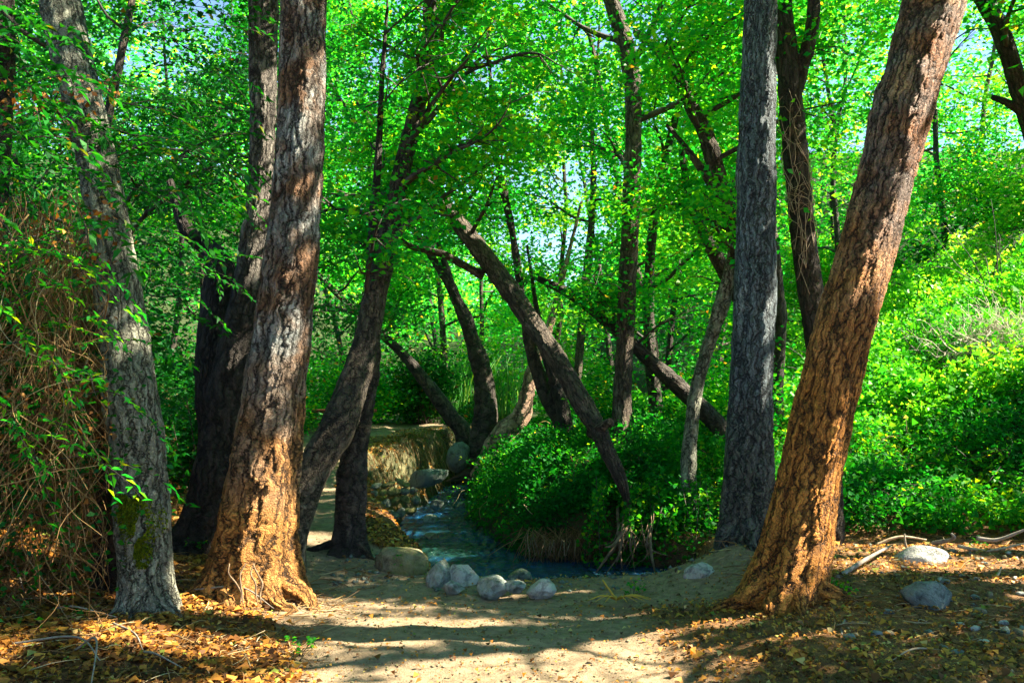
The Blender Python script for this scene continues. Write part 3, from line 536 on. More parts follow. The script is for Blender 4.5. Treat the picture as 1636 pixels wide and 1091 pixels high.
# background trees: each its own stem and crown
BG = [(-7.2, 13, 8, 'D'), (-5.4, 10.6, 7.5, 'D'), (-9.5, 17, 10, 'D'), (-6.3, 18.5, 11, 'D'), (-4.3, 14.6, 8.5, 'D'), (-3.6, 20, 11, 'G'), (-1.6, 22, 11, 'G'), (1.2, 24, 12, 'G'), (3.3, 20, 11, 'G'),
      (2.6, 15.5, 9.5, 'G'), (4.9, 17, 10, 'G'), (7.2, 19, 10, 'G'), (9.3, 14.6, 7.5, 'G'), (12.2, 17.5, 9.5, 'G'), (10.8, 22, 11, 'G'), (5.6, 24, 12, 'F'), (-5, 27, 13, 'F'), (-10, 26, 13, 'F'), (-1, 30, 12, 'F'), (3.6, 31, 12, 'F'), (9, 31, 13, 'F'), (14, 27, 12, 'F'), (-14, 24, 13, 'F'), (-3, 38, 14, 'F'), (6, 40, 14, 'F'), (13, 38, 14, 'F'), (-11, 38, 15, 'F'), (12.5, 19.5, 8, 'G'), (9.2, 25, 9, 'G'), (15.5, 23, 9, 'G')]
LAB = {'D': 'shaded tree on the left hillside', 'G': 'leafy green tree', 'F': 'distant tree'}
WH = ['beyond the far left trunk', 'behind the dark shaded trunk', 'high on the hillside at left', 'above the bank left of the creek', 'just behind the curving brown trunk', 'seen over the cut bank, slim stem', 'over the bend of the creek', 'in the centre far behind the leaning trunk', 'behind the upright middle trunk', 'rising from the ivy mound behind the crooked trunk', 'behind the gap right of the straight grey trunk', 'behind the orange trunk, far up the slope', 'on the green slope right of the orange trunk', 'at the right edge above the green slope', 'far up at the right edge',
      'beyond the grey trunk, pale crown', 'beyond the left hillside, pale crown', 'at the far left top corner, pale crown', 'straight up the creek, pale crown', 'right of the centre, pale crown', 'behind the top of the orange trunk, pale crown', 'beyond the right edge trees, pale crown', 'past the left edge trees, pale crown', 'deepest in the centre of the valley', 'deepest behind the grey trunk', 'deepest at the right', 'deepest at the left', 'beyond the right edge of the green slope', 'on the rise behind the orange trunk top', 'far out on the right rise']
for i, (x, y, h, kd) in enumerate(BG):
    r = np.random.default_rng(900+i); z0 = gz(x, y)-.1; r0 = r.uniform(.05, .085)+(.02 if kd == 'F' else 0)
    lean = r.normal(size=2)*.06; pts = [np.array([x, y, z0])]; d = np.array([lean[0], lean[1], 1.]); n = 9
    for k in range(n):
        d = d+np.append(r.normal(size=2)*.1, .05); d /= np.linalg.norm(d); pts.append(pts[-1]+d*h/n)
    rad = r0*np.linspace(1.15, .15, n+1)
    root = empty('tree', pts[0], LAB[kd]+' '+WH[i], 'tree', 'trees crowding the background')
    b = MB(); b.tube(pts, rad, nu=12, nv=60, rough=.15, flute=.08, seed=i); b.build('trunk', B_DARK if i % 3 else B_MID, root)
    far = kd == 'F'
    limbs(root, pts, rad, nl=14 if not far else 13, t0=.14 if not far else .12, t1=1, L=3.0 if not far else 4.2, seed=700+i, nleaf=28 if y < 16 else (28 if not far else 24), tri=y >= 13, size=.078 if y < 16 else (.10 if not far else .15), mat={'D': L_DARK, 'G': L_SUNLIT if i in (7, 9, 10, 12, 13) else L_CROWN, 'F': L_FAR if x > -9 else L_DARK}[kd], cs=.33 if not far else .55, lvshift=.05 if kd == 'G' else 0)  # yellow crowns stand in for sun, dark far-left crowns for shade
# canopy trees standing just outside the right and rear of the view; their crowns dapple the track
SH = [(7.0, 7.7, 9), (7.2, 5.2, 9), (9.5, 8.2, 10), (6.0, 2.2, 9), (10.5, 11.3, 10), (13, 6.0, 12), (-4.5, 2.0, 9)]
for i, (x, y, h) in enumerate(SH):
    r = np.random.default_rng(300+i); z0 = gz(x, y)-.1; pts = [np.array([x, y, z0])]; d = np.array([0, 0, 1.])
    for k in range(9):
        d = d+np.append(r.normal(size=2)*.08, .05); d /= np.linalg.norm(d); pts.append(pts[-1]+d*h/9)
    rad = .17*np.linspace(1.15, .15, 10)
    root = empty('tree', pts[0], 'tall tree shading the track ' + ['just behind the debris flat, right of the orange trunk', 'beside its right edge', 'on the right beyond the debris flat', 'close beside the viewer on the right', 'at the foot of the right slope', 'far out on the right', 'close beside the viewer on the left', 'high on the right slope'][i], 'tree', 'trees shading the track from outside the view')
    b = MB(); b.tube(pts, rad, nu=16, nv=60, rough=.15, flute=.08, seed=i+40); b.build('trunk', B_MID, root)
    limbs(root, pts, rad, nl=13, t0=.38, t1=1, L=3.8, seed=500+i, nleaf=30, size=.125, cs=.42, thinout=False, tri=True)

# far wood
r = np.random.default_rng(77); n = 2300
a = r.uniform(-.75, .75, n); d = r.uniform(44, 75, n); cx = np.sin(a)*d; cyy = np.cos(a)*d
top = 5+6*sm(0, .5, np.abs(a))+3*n2(cx, cyy, .08, 2)
cz = land(cx, cyy)+r.random(n)**.8*top
Pn = (np.stack([cx, cyy, cz], 1)[:, None]+r.normal(size=(n, 26, 3))*np.array([1.1, 1.1, .6])).reshape(-1, 3)
Pn = Pn[thin(Pn, r)]
o = leafobj('distant_wood', Pn, .36*r.uniform(.7, 1.3, len(Pn)), L_FAR, None, None, 5, up=.5, tri=True); o['label'] = 'mass of far off trees closing the valley'

# ------------------------------------------------------------------ shrubs and ground cover
def bush(name, c, rad, n, size, mat, label, seed, cat='shrub', group=None, lean=(0, 0), nst=14, elong=.62):
    r = np.random.default_rng(seed); c = np.array(c, float); z0 = gz(c[0], c[1]); root = empty(name, (c[0], c[1], z0), label, cat, group)
    b = MB(); tips = []
    for i in range(nst):
        u = r.normal(size=3); u /= np.linalg.norm(u); u[2] = abs(u[2]); e = np.array([c[0], c[1], z0])+u*np.array(rad)*np.array([1, 1, 1.6])*r.uniform(.6, 1); s0 = np.array([c[0]+r.normal()*.1, c[1]+r.normal()*.1, z0-.05])
        m_ = (s0+e)/2+r.normal(size=3)*.1*rad[0]+np.array([0, 0, .15*rad[2]]); b.tube([s0, m_, e], [.012, .008, .003], nu=4, nv=8); tips += [e, (m_+e)/2, m_]
    b.build('stem', B_THIN, root)
    tips = np.array(tips); k = r.integers(0, len(tips), int(n*.8)//18); cc = tips[k]+r.normal(size=(len(k), 3))*np.array(rad)*.22
    Pn = (cc[:, None]+r.normal(size=(len(k), 18, 3))*.11*np.array([1, 1, .6])*max(rad)).reshape(-1, 3)
    Pn = Pn[keep(Pn)&(Pn[:, 2] > hgt(Pn[:, 0], Pn[:, 1], False))]
    lv = np.clip(r.random(len(Pn))*.9, 0, .94); lv = np.where(r.random(len(Pn)) < .03, r.uniform(.95, 1, len(Pn)), lv)
    leafobj('foliage', Pn, size*r.uniform(.7, 1.3, len(Pn)), mat, root, lv, seed, aspect=elong, up=.5); return root
BS = [((-4.5, 8.0), (.9, .9, 1.4), 9000, .07, L_DARK, 'dark shrub on the hillside between the far left and the thick trunk'), ((-5.0, 9.8), (1.2, 1, 1.6), 9000, .08, L_DARK, 'dark shrub higher on the hillside behind the shaded trunk'), ((-4.2, 6.9), (.7, .6, 1.1), 6000, .06, L_DARK, 'shrub leaning over the dry vines at far left'),
      ((-3.4, 18.6), (1.3, .9, 1.0), 8000, .09, L_CROWN, 'shrub on top of the cut bank beside the bench'), ((-1.9, 18.8), (1.1, .8, .9), 7000, .09, L_DARK, 'low dark shrub on top of the cut bank'), ((-4.7, 16.5), (.9, .9, 1.1), 6000, .08, L_CROWN, 'shrub beside the climbing track'),
      ((2.3, 11.6), (.5, .4, .4), 3000, .06, L_IVY, 'leafy bush on the ivy mound left of the grey trunk'), ((1.2, 11.6), (.5, .5, .8), 6000, .06, L_CROWN, 'tall pale bush around the upright middle trunk'), ((1.2, 16.3), (.8, .8, .9), 7000, .08, L_SUNLIT, 'bright bush right of the pinkish limb'), ((3.2, 12.2), (1, .8, 1.2), 8000, .07, L_CROWN, 'bush showing between the grey and orange trunks'),
      ((6.5, 13.4), (1.2, 1, .6), 9000, .055, L_SUNLIT, 'bush coloured yellow green as if sunlit on the right slope'), ((8.2, 15.0), (1.5, 1.1, 1.2), 9000, .08, L_SUNLIT, 'bright bush at the top of the right slope'), ((4.9, 14.2), (1.1, .9, .9), 9000, .06, L_SUNLIT, 'bright bush right of the orange trunk'), ((8.3, 12.0), (.9, .8, .6), 7000, .06, L_IVY, 'dark green bush at the right edge of the slope'),
      ((-1.0, 21), (1.2, 1, 1.3), 7000, .1, L_SUNLIT, 'bush far up the creek'),
      ((-3.95, 8.9), (.6, .6, 1.2), 6000, .06, L_DARK, 'dark undergrowth right behind the mossy trunk'), ((-3.75, 10.6), (.6, .6, 1.1), 6000, .065, L_DARK, 'dark undergrowth beside the shaded trunk, above the track'),
      ((-3.55, 5.6), (.75, .5, 2.0), 15000, .05, L_DARK, 'leafy vine shrub covering the top of the dry vines at far left'), ((10.5, 17), (1.6, 1.2, 1.3), 9000, .09, L_SUNLIT, 'bright bush high at the right edge'), ((11.5, 21), (2, 1.4, 1.6), 9000, .11, L_CROWN, 'bush on the skyline at right'), ((7.5, 21), (1.8, 1.3, 1.6), 9000, .11, L_SUNLIT, 'bush on the skyline behind the orange trunk')]
for i, (c, rad, n, s_, m_, lab) in enumerate(BS): bush('shrub', (*c, 0), rad, n, s_, m_, lab, 60+i)

# ivy blanket over mound and slope
def cover(name, region, n, size, mat, label, seed, thick=.22, lvb=0, tri=False):
    r = np.random.default_rng(seed); x0, x1, y0, y1 = region
    x = r.uniform(x0, x1, n); y = y0+(y1-y0)*r.random(n)**1.15
    m = (x > np.interp(y, *XR)-.05) & (y > np.interp(x, [-1, 1, 1.5, 2.5, 4, 8], [9.5, 9.35, 9.35, 9.5, 9.3, 8.8])+.12*n2(x, y, 2, 2, 3))
    x, y = x[m], y[m]; b = n2(x, y, 1.6, 3, 14)
    z = hgt(x, y)+thick*(.15+r.random(len(x))**1.3)*(.6+2.6*np.clip(b+.35, 0, 1)); Pn = np.stack([x+.25*r.normal(size=len(x))*thick, y-.5*thick*r.random(len(x)), z], 1)
    k = (r.random(len(x)) < .5+1.3*(n2(x, y, 5, 2, 8)+.25)); Pn = Pn[k]
    lv = np.clip(.4+lvb+.5*n2(Pn[:, 0], Pn[:, 1], 1.1, 3, 4)+r.normal(size=len(Pn))*.18, 0, .97)
    o = leafobj(name, Pn, size*np.clip(r.lognormal(0, .38, len(Pn)), .4, 2.2), mat, None, lv, seed, aspect=.75 if not tri else .95, up=.4, droop=.5, tri=tri); o['label'] = label
cover('ivy', (-.8, 2.6, 9.3, 17), 100000, .037, L_IVY, 'dark ivy blanketing the mound over the creek', 81, tri=True)
cover('hanging_ivy', (-.4, 2.7, 9.25, 10.3), 34000, .038, L_IVY, 'ivy hanging over the steep face of the mound above the creek', 84, .14, tri=True)
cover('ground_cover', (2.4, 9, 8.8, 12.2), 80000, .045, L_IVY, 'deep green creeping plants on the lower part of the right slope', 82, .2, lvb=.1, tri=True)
cover('sun_tinted_ground_cover', (2.4, 9.6, 11.3, 19), 80000, .055, L_SUNLIT, 'plants coloured yellow green as if sunlit on the upper part of the right slope', 85, .3, lvb=.05, tri=True)  # yellow tint stands in for sun on the upper slope
r = np.random.default_rng(83)
RP = []; b = MB()
for i in range(420):
    x = r.uniform(-.6, 8.5); y = r.uniform(9.4, 15)
    if x < np.interp(y, *XR): continue
    p = np.array([x, y, gz(x, y)+.25]); d = np.array([r.normal(), r.normal()-.3, 1.1]); pts = [p]
    for k in range(6): d = d+r.normal(size=3)*.35-np.array([0, 0, .42]); p = p+d/np.linalg.norm(d)*r.uniform(.06, .13); pts.append(p); RP += [p+r.normal(size=3)*.03 for _ in range(4)]
    b.tube(pts, [.004]*7, nu=3, nv=9, lv=r.random())
o = b.build('runner_stems', B_THIN); o['kind'] = 'stuff'; o['label'] = 'leafy runner stems rising out of the ivy and creeping plants'
leafobj('runner_leaves', np.array(RP), .045*r.uniform(.5, 1.5, len(RP)), L_CROWN, o, np.clip(r.normal(.6, .2, len(RP)), 0, .95), 87, aspect=.5, up=.4)
# rambling shoots over the slope
b = MB()
for i in range(260):
    x = r.uniform(-.5, 8); y = r.uniform(9.6, 14.5)
    if x < np.interp(y, *XR): continue
    p = np.array([x, y, gz(x, y)+.15]); d = np.array([r.normal(), r.normal()-.6, .9]); pts = [p]
    for k in range(5): d = d+r.normal(size=3)*.4-np.array([0, 0, .35]); p = p+d/np.linalg.norm(d)*r.uniform(.06, .14); pts.append(p)
    b.tube(pts, [.004]*6, nu=3, nv=10, lv=r.random())
o = b.build('bramble_shoots', L_STRAW); o['kind'] = 'stuff'; o['label'] = 'thin arching shoots poking out of the ivy and creeping plants'

# undergrowth over the far slopes
r = np.random.default_rng(88); n = 60000; x = r.uniform(-24, 20, n); y = 17+26*r.random(n)**1.3; k_ = ((x < -4.4) | (y > 20.5)); x, y = x[k_], y[k_]; x2 = r.uniform(-9, -3.6, 26000); y2 = r.uniform(8.5, 17, 26000); x = np.append(x, x2); y = np.append(y, y2)
k_ = n2(x, y, .9, 3, 12)+r.normal(size=len(x))*.2 > -.25; x, y = x[k_], y[k_]
Pn = np.stack([x, y, hgt(x, y, False)+.1+(.2+.4*np.clip(n2(x, y, .6, 2, 3)+.4, 0, 1)*(1+sm(17, 24, y)))*r.random(len(x))], 1)
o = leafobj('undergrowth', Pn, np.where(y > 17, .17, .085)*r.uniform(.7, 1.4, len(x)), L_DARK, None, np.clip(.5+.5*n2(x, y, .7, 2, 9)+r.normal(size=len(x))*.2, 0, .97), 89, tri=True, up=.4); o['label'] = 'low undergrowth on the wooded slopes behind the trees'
# pale dry shrub on the slope
ds = empty('dry_shrub', (6.9, 12.6, gz(6.9, 12.6)), 'pale dry leafless shrub sprawling on the sunlit slope at far right', 'shrub'); b = MB()
for i in range(170):
    z0 = gz(6.9, 12.6); p = np.array([6.9+r.normal()*.25, 12.6+r.normal()*.2, z0+.1]); d = np.array([r.normal(), r.normal()*.6-.3, r.uniform(.3, 1.2)]); pts = [p]
    for k in range(6): d = d/np.linalg.norm(d)+r.normal(size=3)*.3-np.array([0, 0, .1]); p = p+d/np.linalg.norm(d)*r.uniform(.08, .2); pts.append(p)
    b.tube(pts, np.linspace(.008, .002, 7), nu=3, nv=10)
    for k in (2, 3, 4, 5): b.tube([pts[k], pts[k]+r.normal(size=3)*.1, pts[k]+r.normal(size=3)*.17], [.004, .003, .001], nu=3, nv=5)
o = b.build('twig', plain('sun_bleached_twig', (.62, .55, .46), (.42, .34, .27), .8, 20), ds); o['kind'] = 'stuff'
# reeds behind the creek bend
b = MB()
for i in range(220):
    x = r.uniform(-1.8, .2); y = r.uniform(19, 21.5); h = r.uniform(.5, 1.5); z = gz(x, y); l = r.normal(size=2)*.25
    b.tube([(x, y, z), (x+l[0]*.4, y, z+h*.6), (x+l[0], y+l[1], z+h)], [.012, .012, .003], nu=3, nv=6, lv=r.random())
o = b.build('reeds', L_REED); o['kind'] = 'stuff'; o['label'] = 'pale green reeds standing beyond the cut bank'

# ------------------------------------------------------------------ dry vine tangle at left
def vines():
    r = np.random.default_rng(91); root = empty('vine_tangle', (-3.2, 5.6, gz(-3.2, 5.6)), 'tangled curtain of dry brown vines hanging at the far left', 'vines')
    b = MB()
    for i in range(1500):
        px = -60+225*r.random()**1.1; d = r.uniform(5.3, 6.6) if px < 120 else r.uniform(5.9, 6.8); top = r.uniform(300, 760); p = P(px, top, d); L = r.uniform(.6, 2.2); k = 9; pts = [p]; q = np.array([r.normal()*.2-.05, r.normal()*.15, -1.])
        sw = r.normal(size=2)*.4+np.array([-.25, 0])
        for j in range(k):
            q = q+np.append(r.normal(size=2)*.3, r.normal()*.18)+np.array([sw[0], sw[1], 0])*.12; q /= np.linalg.norm(q); p = p+q*L/k
            g = gz(p[0], p[1]) if j % 3 == 0 else g
            if CX+F*p[0]/p[1] > 175: p[0] = (175-CX)/F*p[1]-abs(r.normal())*.05; q[0] = -abs(q[0])
            if p[2] < g+.02: p = np.array([p[0], p[1]-.02, g+.02+r.random()*.05]); q = np.array([r.normal()*.5-.2, -.5, .25])
            pts.append(p)
        b.tube(pts, np.linspace(1, .5, k+1)*r.choice([.002, .003, .006, .011], p=[.5, .38, .1, .02]), nu=3, nv=22, lv=np.clip(r.normal(.45, .25), 0, .95))
    o = b.build('stem', L_STRAW, root); o['kind'] = 'stuff'
    n = 5200; px = r.uniform(-80, 190, n); py = r.uniform(120, 700, n); d = r.uniform(5.2, 6.6, n); Pn = np.stack([(px-CX)/F*d, d, EYE-(py-HZ)/F*d], 1)
    k = n2(Pn[:, 0]*1.0, Pn[:, 2], 2.2, 3, 5) > .05; Pn = Pn[k][::2]
    leafobj('dry_leaf_cover', Pn, .045*r.uniform(.5, 1.3, len(Pn)), L_LIT, root, r.uniform(.1, .65, len(Pn)), 92, up=.2, droop=.6)
    return root
vines()
def spray(label, anchors, seed, size=.1, mat=L_DARK, n=1):
    r = np.random.default_rng(seed); c = anchors[0]; root = empty('leafy_spray', c, label, 'vines', 'leafy vine sprays over the far left trunk'); b = MB(); PP = []; DD = []
    for a0 in anchors:
        for q in range(n):
            d = np.array([r.uniform(.3, 1), -r.uniform(0, .5), r.uniform(-.1, .5)]); p = a0+r.normal(size=3)*.25; pts = [p]; L = r.uniform(.5, 1.05)
            for j in range(8):
                d = d+np.array([0, 0, -.13])+r.normal(size=3)*.08; d /= np.linalg.norm(d); p = p+d*L/8; pts.append(p)
                for s_ in (-1, 1):
                    for z_ in range(2):
                        sd_ = np.cross(d, [0, 0, 1])*s_; DD.append(d*.7+sd_*.7); PP.append(p+sd_*size*.5+d*r.normal()*.04)
            b.tube(pts, np.linspace(.005, .0015, 9), nu=3, nv=16, lv=.3)
    b.build('stem', B_THIN, root)
    leafobj('foliage', np.array(PP), size*r.uniform(.6, 1.2, len(PP)), mat, root, r.uniform(.2, .95, len(PP)), seed, dirs=np.array(DD), aspect=.36, up=.7)
spray('long leaved green sprays arching across the upper part of the mossy trunk', [P(a, b_, 5.6) for a, b_ in ((10, 120), (30, 190), (70, 150), (0, 250), (60, 260), (130, 230), (150, 290), (20, 330), (200, 290), (-20, 60), (0, 20))], 95, .09, L_DARK, 4)
spray('broad green leaves hanging in front of the dry vines at left', [P(a, b_, 5.3) for a, b_ in ((-15, 380), (5, 400), (20, 430), (-10, 450), (30, 395), (-30, 600), (0, 620), (10, 640))], 96, .07, L_CROWN, 4)
spray('dark sprays hanging between the far left and the thick trunk', [P(a, b_, 7.4) for a, b_ in ((240, 180), (270, 250), (300, 320), (250, 430), (280, 480), (310, 200), (240, 90), (280, 120))], 97, .08, L_DARK, 5)

# ------------------------------------------------------------------ litter
def litter(n, seed, region, size, label, name='fallen_leaves', cond=None, lvr=(0, 1), lift=.012, up=.72):
    r = np.random.default_rng(seed); x = r.uniform(region[0], region[1], n); y = region[2]+(region[3]-region[2])*r.random(n)**1.2
    m = masks(x, y) < .35
    if cond is not None: m &= cond(x, y, r)
    x, y = x[m], y[m]; Pn = np.stack([x, y, hgt(x, y)+lift*r.random(len(x))+.006], 1)
    lv = np.clip(lvr[0]+(lvr[1]-lvr[0])*(.42+.3*n2(x, y, 1.5, 2, 9)+r.normal(size=len(x))*.28), 0, 1)
    o = leafobj(name, Pn, size*np.clip(r.lognormal(-.15, .4, len(x)), .35, 2.3), L_LIT, None, lv, seed, aspect=.7, up=up, droop=0, fold=.28); o['label'] = label; return o
cl = lambda x, y, r: (r.random(len(x)) > path_mask(x, y)*1.1) & (r.random(len(x)) < .7+n2(x, y, 2.2, 3, 21))
litter(46000, 101, (-4.2, -.6, 4.3, 9.5), .042, 'deep orange leaf litter round the feet of the left trunks', cond=cl)
litter(24000, 102, (.6, 5.6, 4.3, 9.7), .034, 'scattered leaf litter on the debris flat at right', cond=cl)
litter(9000, 106, (-7, -3.3, 6.2, 13), .06, 'brown leaf litter on the steep hillside behind the left trunks')
litter(3000, 107, (-1.5, 3.2, 4.4, 7.6), .018, 'crumbs of broken leaf trodden into the track')
litter(900, 103, (-1.5, 2.2, 4.4, 8.2), .03, 'few orange leaves strewn over the bare track')
litter(14000, 104, (-5.2, -1.2, 8, 18), .05, 'leaf litter on the slope between track and creek', cond=cl)
litter(6000, 105, (-2.2, .9, 11, 17.5), .045, 'brown leaves along the creek banks', cond=lambda x, y, r: (x < np.interp(y, *XR)+.5))

# ------------------------------------------------------------------ rocks
def rock(name, c, dim, mat, label, seed, rot=0, tilt=0, ang=11, sub=4, cat='rock', group=None, parent=None, roundness=.3):
    import bmesh
    r = np.random.default_rng(seed); bm = bmesh.new(); bmesh.ops.create_icosphere(bm, subdivisions=sub, radius=1); V = np.array([v.co[:] for v in bm.verts])
    for _ in range(ang):
        n = r.normal(size=3); n /= np.linalg.norm(n); h = r.uniform(.45, .8) if roundness < .7 else r.uniform(.7, .9); k = V@n-h; V = V-np.where(k > 0, k*(1-roundness*.25), 0)[:, None]*n
    V = V*(1+.2*fbm(V+seed, 1.1, 4, seed % 9))[:, None]+0; V *= (1+.09*fbm(V+seed, 4, 5, 2))[:, None]
    V *= np.array(dim)/2/np.maximum(np.abs(V).max(0), 1e-6)
    ca, sa = math.cos(rot), math.sin(rot); ct, st = math.cos(tilt), math.sin(tilt)
    V = V@np.array([[ct, 0, -st], [0, 1, 0], [st, 0, ct]]).T@np.array([[ca, -sa, 0], [sa, ca, 0], [0, 0, 1]]).T
    F_ = np.array([[v.index for v in f.verts] for f in bm.faces]); bm.free()
    o = mk(name, V, None, mat, None, F_); o.location = Vector([float(q) for q in c])
    if parent: o.parent = parent; o.location = o.location-parent.location
    else: tag(o, label, cat, group)
    return o
def rk(px, py, w, h, z, mat, label, seed, dep=.8, **k):
    """rock whose foot shows at py on ground height z"""
    b_ = Pz(px, py, z); d = b_[1]; W_ = w*d/F*1.1; H_ = h*d/F*1.1
    return rock('rock' if W_ < .5 else 'boulder', (b_[0], d+W_*dep*.4, z+H_*.14), (W_, W_*dep, H_*1.3), mat, label, seed, **k)
RG = 'rocks along the creek'
rk(637, 917, 84, 46, -.02, R_TAN, 'large rounded tan boulder at the creek end of the rock row', 1, roundness=.9, group=RG)
rk(705, 935, 50, 44, -.02, R_BLUE, 'upright blue grey rock next to the tan boulder', 2, group=RG, rot=.4)
rk(742, 935, 50, 36, -.03, R_WHITE, 'pale pitted rock between the upright and the low blue rocks', 3, group=RG)
rk(724, 943, 34, 20, .0, R_BLUE, 'small blue rock tucked in front of the pale pitted one', 13, group=RG)
rk(785, 946, 52, 28, .0, R_BLUE, 'smooth low blue grey rock in the middle of the row', 4, group=RG, roundness=.9)
rk(822, 946, 34, 20, .0, R_BLUE, 'small slate blue rock second from the right end of the row', 5, group=RG)
rk(864, 948, 48, 24, .0, R_WHITE, 'pale triangular rock at the right end of the row', 6, group=RG, ang=7)
rk(826, 930, 46, 22, -.22, R_MOSS, 'mossy green rock standing in the water behind the row', 7, group=RG)
rk(902, 936, 24, 14, -.2, R_MOSS, 'tiny green rock in the water right of the row', 8, group=RG)
rk(688, 862, 22, 12, -.34, R_TAN, 'small brown rock alone in midstream', 9, group=RG)
rk(1121, 930, 48, 34, .05, R_WHITE, 'round light grey rock beside the foot of the grey trunk', 10, group=RG, roundness=1)
rk(1482, 908, 92, 42, .10, R_WHITE, 'large smooth pale boulder on the debris flat', 11, roundness=1, dep=.6, group='rocks on the debris flat')
rk(1497, 980, 84, 54, .08, R_DARK, 'dark jagged rock with white blotches nearer than the pale boulder', 12, ang=9, group='rocks on the debris flat')
rk(1540, 1052, 30, 14, .1, R_DARK, 'small dark stone nearest the viewer at lower right', 14, group='rocks on the debris flat')
c = P(682, 762, 13.3); rock('boulder', c, (.68, .55, .30), R_SLAB, 'green grey slab boulder jutting from the cut bank', 15, tilt=.28, ang=6, group=RG)
c = P(733, 729, 14.9); rock('boulder', c, (.42, .45, .56), R_SLAB, 'smooth upright boulder leaning on the roots at the creek bend', 16, tilt=-.35, ang=2, group=RG, roundness=1)
c = P(803, 783, 14.4); rock('rock', (c[0], c[1], -.26), (.34, .3, .2), R_BLUE, 'blue grey rock at the head of the riffle', 17, group=RG)
c = P(690, 815, 12.4); rock('rock', (-1.12, 12.4, -.3), (.24, .2, .13), R_BLUE, 'flat pale blue rock at the left edge of the water', 18, group=RG)
c = P(745, 790, 14); rock('rock', (-.78, 13.9, -.31), (.3, .22, .12), R_BLUE, 'low rock awash in the riffle', 19, group=RG)
c = P(700, 790, 13); rock('rock', (-1.12, 13.3, -.24), (.22, .2, .2), R_SLAB, 'greenish rock below the slab boulder', 20, group=RG)
rk(596, 838, 26, 16, .02, R_BLUE, 'small grey stone on the leafy slope right of the short dark trunk', 21, group=RG)
# dry stone wall
wr = empty('stone_wall', (-1.8, 11.6, -.1), 'low dry stone wall of olive mossy stones holding the creek bank', 'wall')
wst = [(590, 822, 17, 14), (606, 824, 24, 20), (626, 822, 22, 18), (640, 818, 18, 16), (654, 816, 20, 16), (588, 806, 18, 18), (603, 806, 16, 16), (617, 804, 12, 14), (630, 802, 18, 14), (646, 800, 16, 14), (662, 800, 16, 12), (594, 790, 16, 12), (611, 789, 14, 12), (627, 788, 20, 14), (645, 786, 18, 12), (660, 786, 14, 12), (618, 777, 24, 9), (640, 774, 24, 9), (596, 779, 18, 9)]
for i, (a, b_, w_, h_) in enumerate(wst):
    d = 11.5+(a-590)*.006; c = P(a, b_, d); k = d/F*1.18; rock('stone', c+np.array([0, (822-b_)*.004, 0]), (w_*k*r.uniform(.85, 1.15), .22, h_*k*r.uniform(.8, 1.15)), [R_OLIVE, R_OLIVE, R_MOSS, R_SLAB][i % 4], '', 200+i, sub=2, ang=7, parent=wr, roundness=.4, tilt=r.normal()*.25)
# small stones of the debris flat
r = np.random.default_rng(55); protos = []
for i in range(5):
    protos.append(rock('stone', (0, 0, -5), (.08, .065, .045), [R_TAN, R_TAN, R_DARK, R_WHITE, R_SLAB][i], 'x', 240+i, sub=2))
used = set()
for i in range(70):
    px = r.uniform(1330, 1640); py = 875+r.random()**1.4*170; p = Pz(px, py, .1); j = i % 5
    if j in used: o = protos[j].copy(); COL.objects.link(o)
    else: o = protos[j]; used.add(j)
    s_ = r.uniform(.45, 1.25); o.scale = (s_, s_*r.uniform(.7, 1.1), s_); o.rotation_euler = (0, 0, r.random()*6.28); o.location = (p[0], p[1], gz(p[0], p[1])+.012)
    tag(o, 'small stone lying among leaves and twigs on the debris flat at right', 'stone', 'small stones strewn on the debris flat')

# ------------------------------------------------------------------ sticks, roots and such
def stick(pts, rad, mat, label, group=None, nu=8, name='stick', cat='stick', seed=0):
    b = MB(); b.tube(pts, rad, nu=nu, nv=24, rough=.2, seed=seed); o = b.build(name, mat); return tag(o, label, cat, group)
ST = [((1338, 925, .14), (1422, 872, .24), .02, 'long pale bleached stick slanting left of the pale boulder'), ((1320, 905, .12), (1350, 945, .12), .012, 'short stick near the orange trunk'), ((1335, 938, .12), (1352, 905, .12), .016, 'curved white stick right of the orange trunk foot'),
      ((1490, 868, .18), (1520, 852, .3), .02, 'broken pale stick end poking up behind the pale boulder'), ((1400, 870, .16), (1480, 862, .2), .014, 'thin stick along the edge of the green slope'), ((1450, 880, .14), (1445, 852, .3), .012, 'upright twig left of the pale boulder'), ((1540, 915, .13), (1620, 908, .13), .01, 'thin stick right of the pale boulder'), ((1590, 930, .12), (1600, 905, .2), .012, 'forked twig at the right edge'), ((1530, 872, .2), (1636, 868, .22), .015, 'grey branch lying at the foot of the slope at right'), ((1560, 860, .3), (1640, 845, .4), .02, 'upper grey branch at the foot of the slope at right'), ((1325, 880, .13), (1400, 890, .14), .01, 'thin bleached stick close behind the orange trunk'), ((1505, 1040, .12), (1420, 1062, .12), .006, 'thin curved twig on the dark litter at lower right'), ((1350, 1000, .1), (1345, 1020, .1), .01, 'pale chip of wood on the track at lower right')]
for i, (a, b_, rd, lab) in enumerate(ST):
    p, q = Pz(*a), Pz(*b_); m_ = (p+q)/2+np.random.default_rng(i).normal(size=3)*.03; p[2] = max(p[2], gz(p[0], p[1])); q[2] = max(q[2], gz(q[0], q[1]))
    stick([p, m_, q], [rd, rd*.85, rd*.5], M_WOOD if i % 3 else M_WOOD2, lab, 'sticks on the debris flat', seed=i)
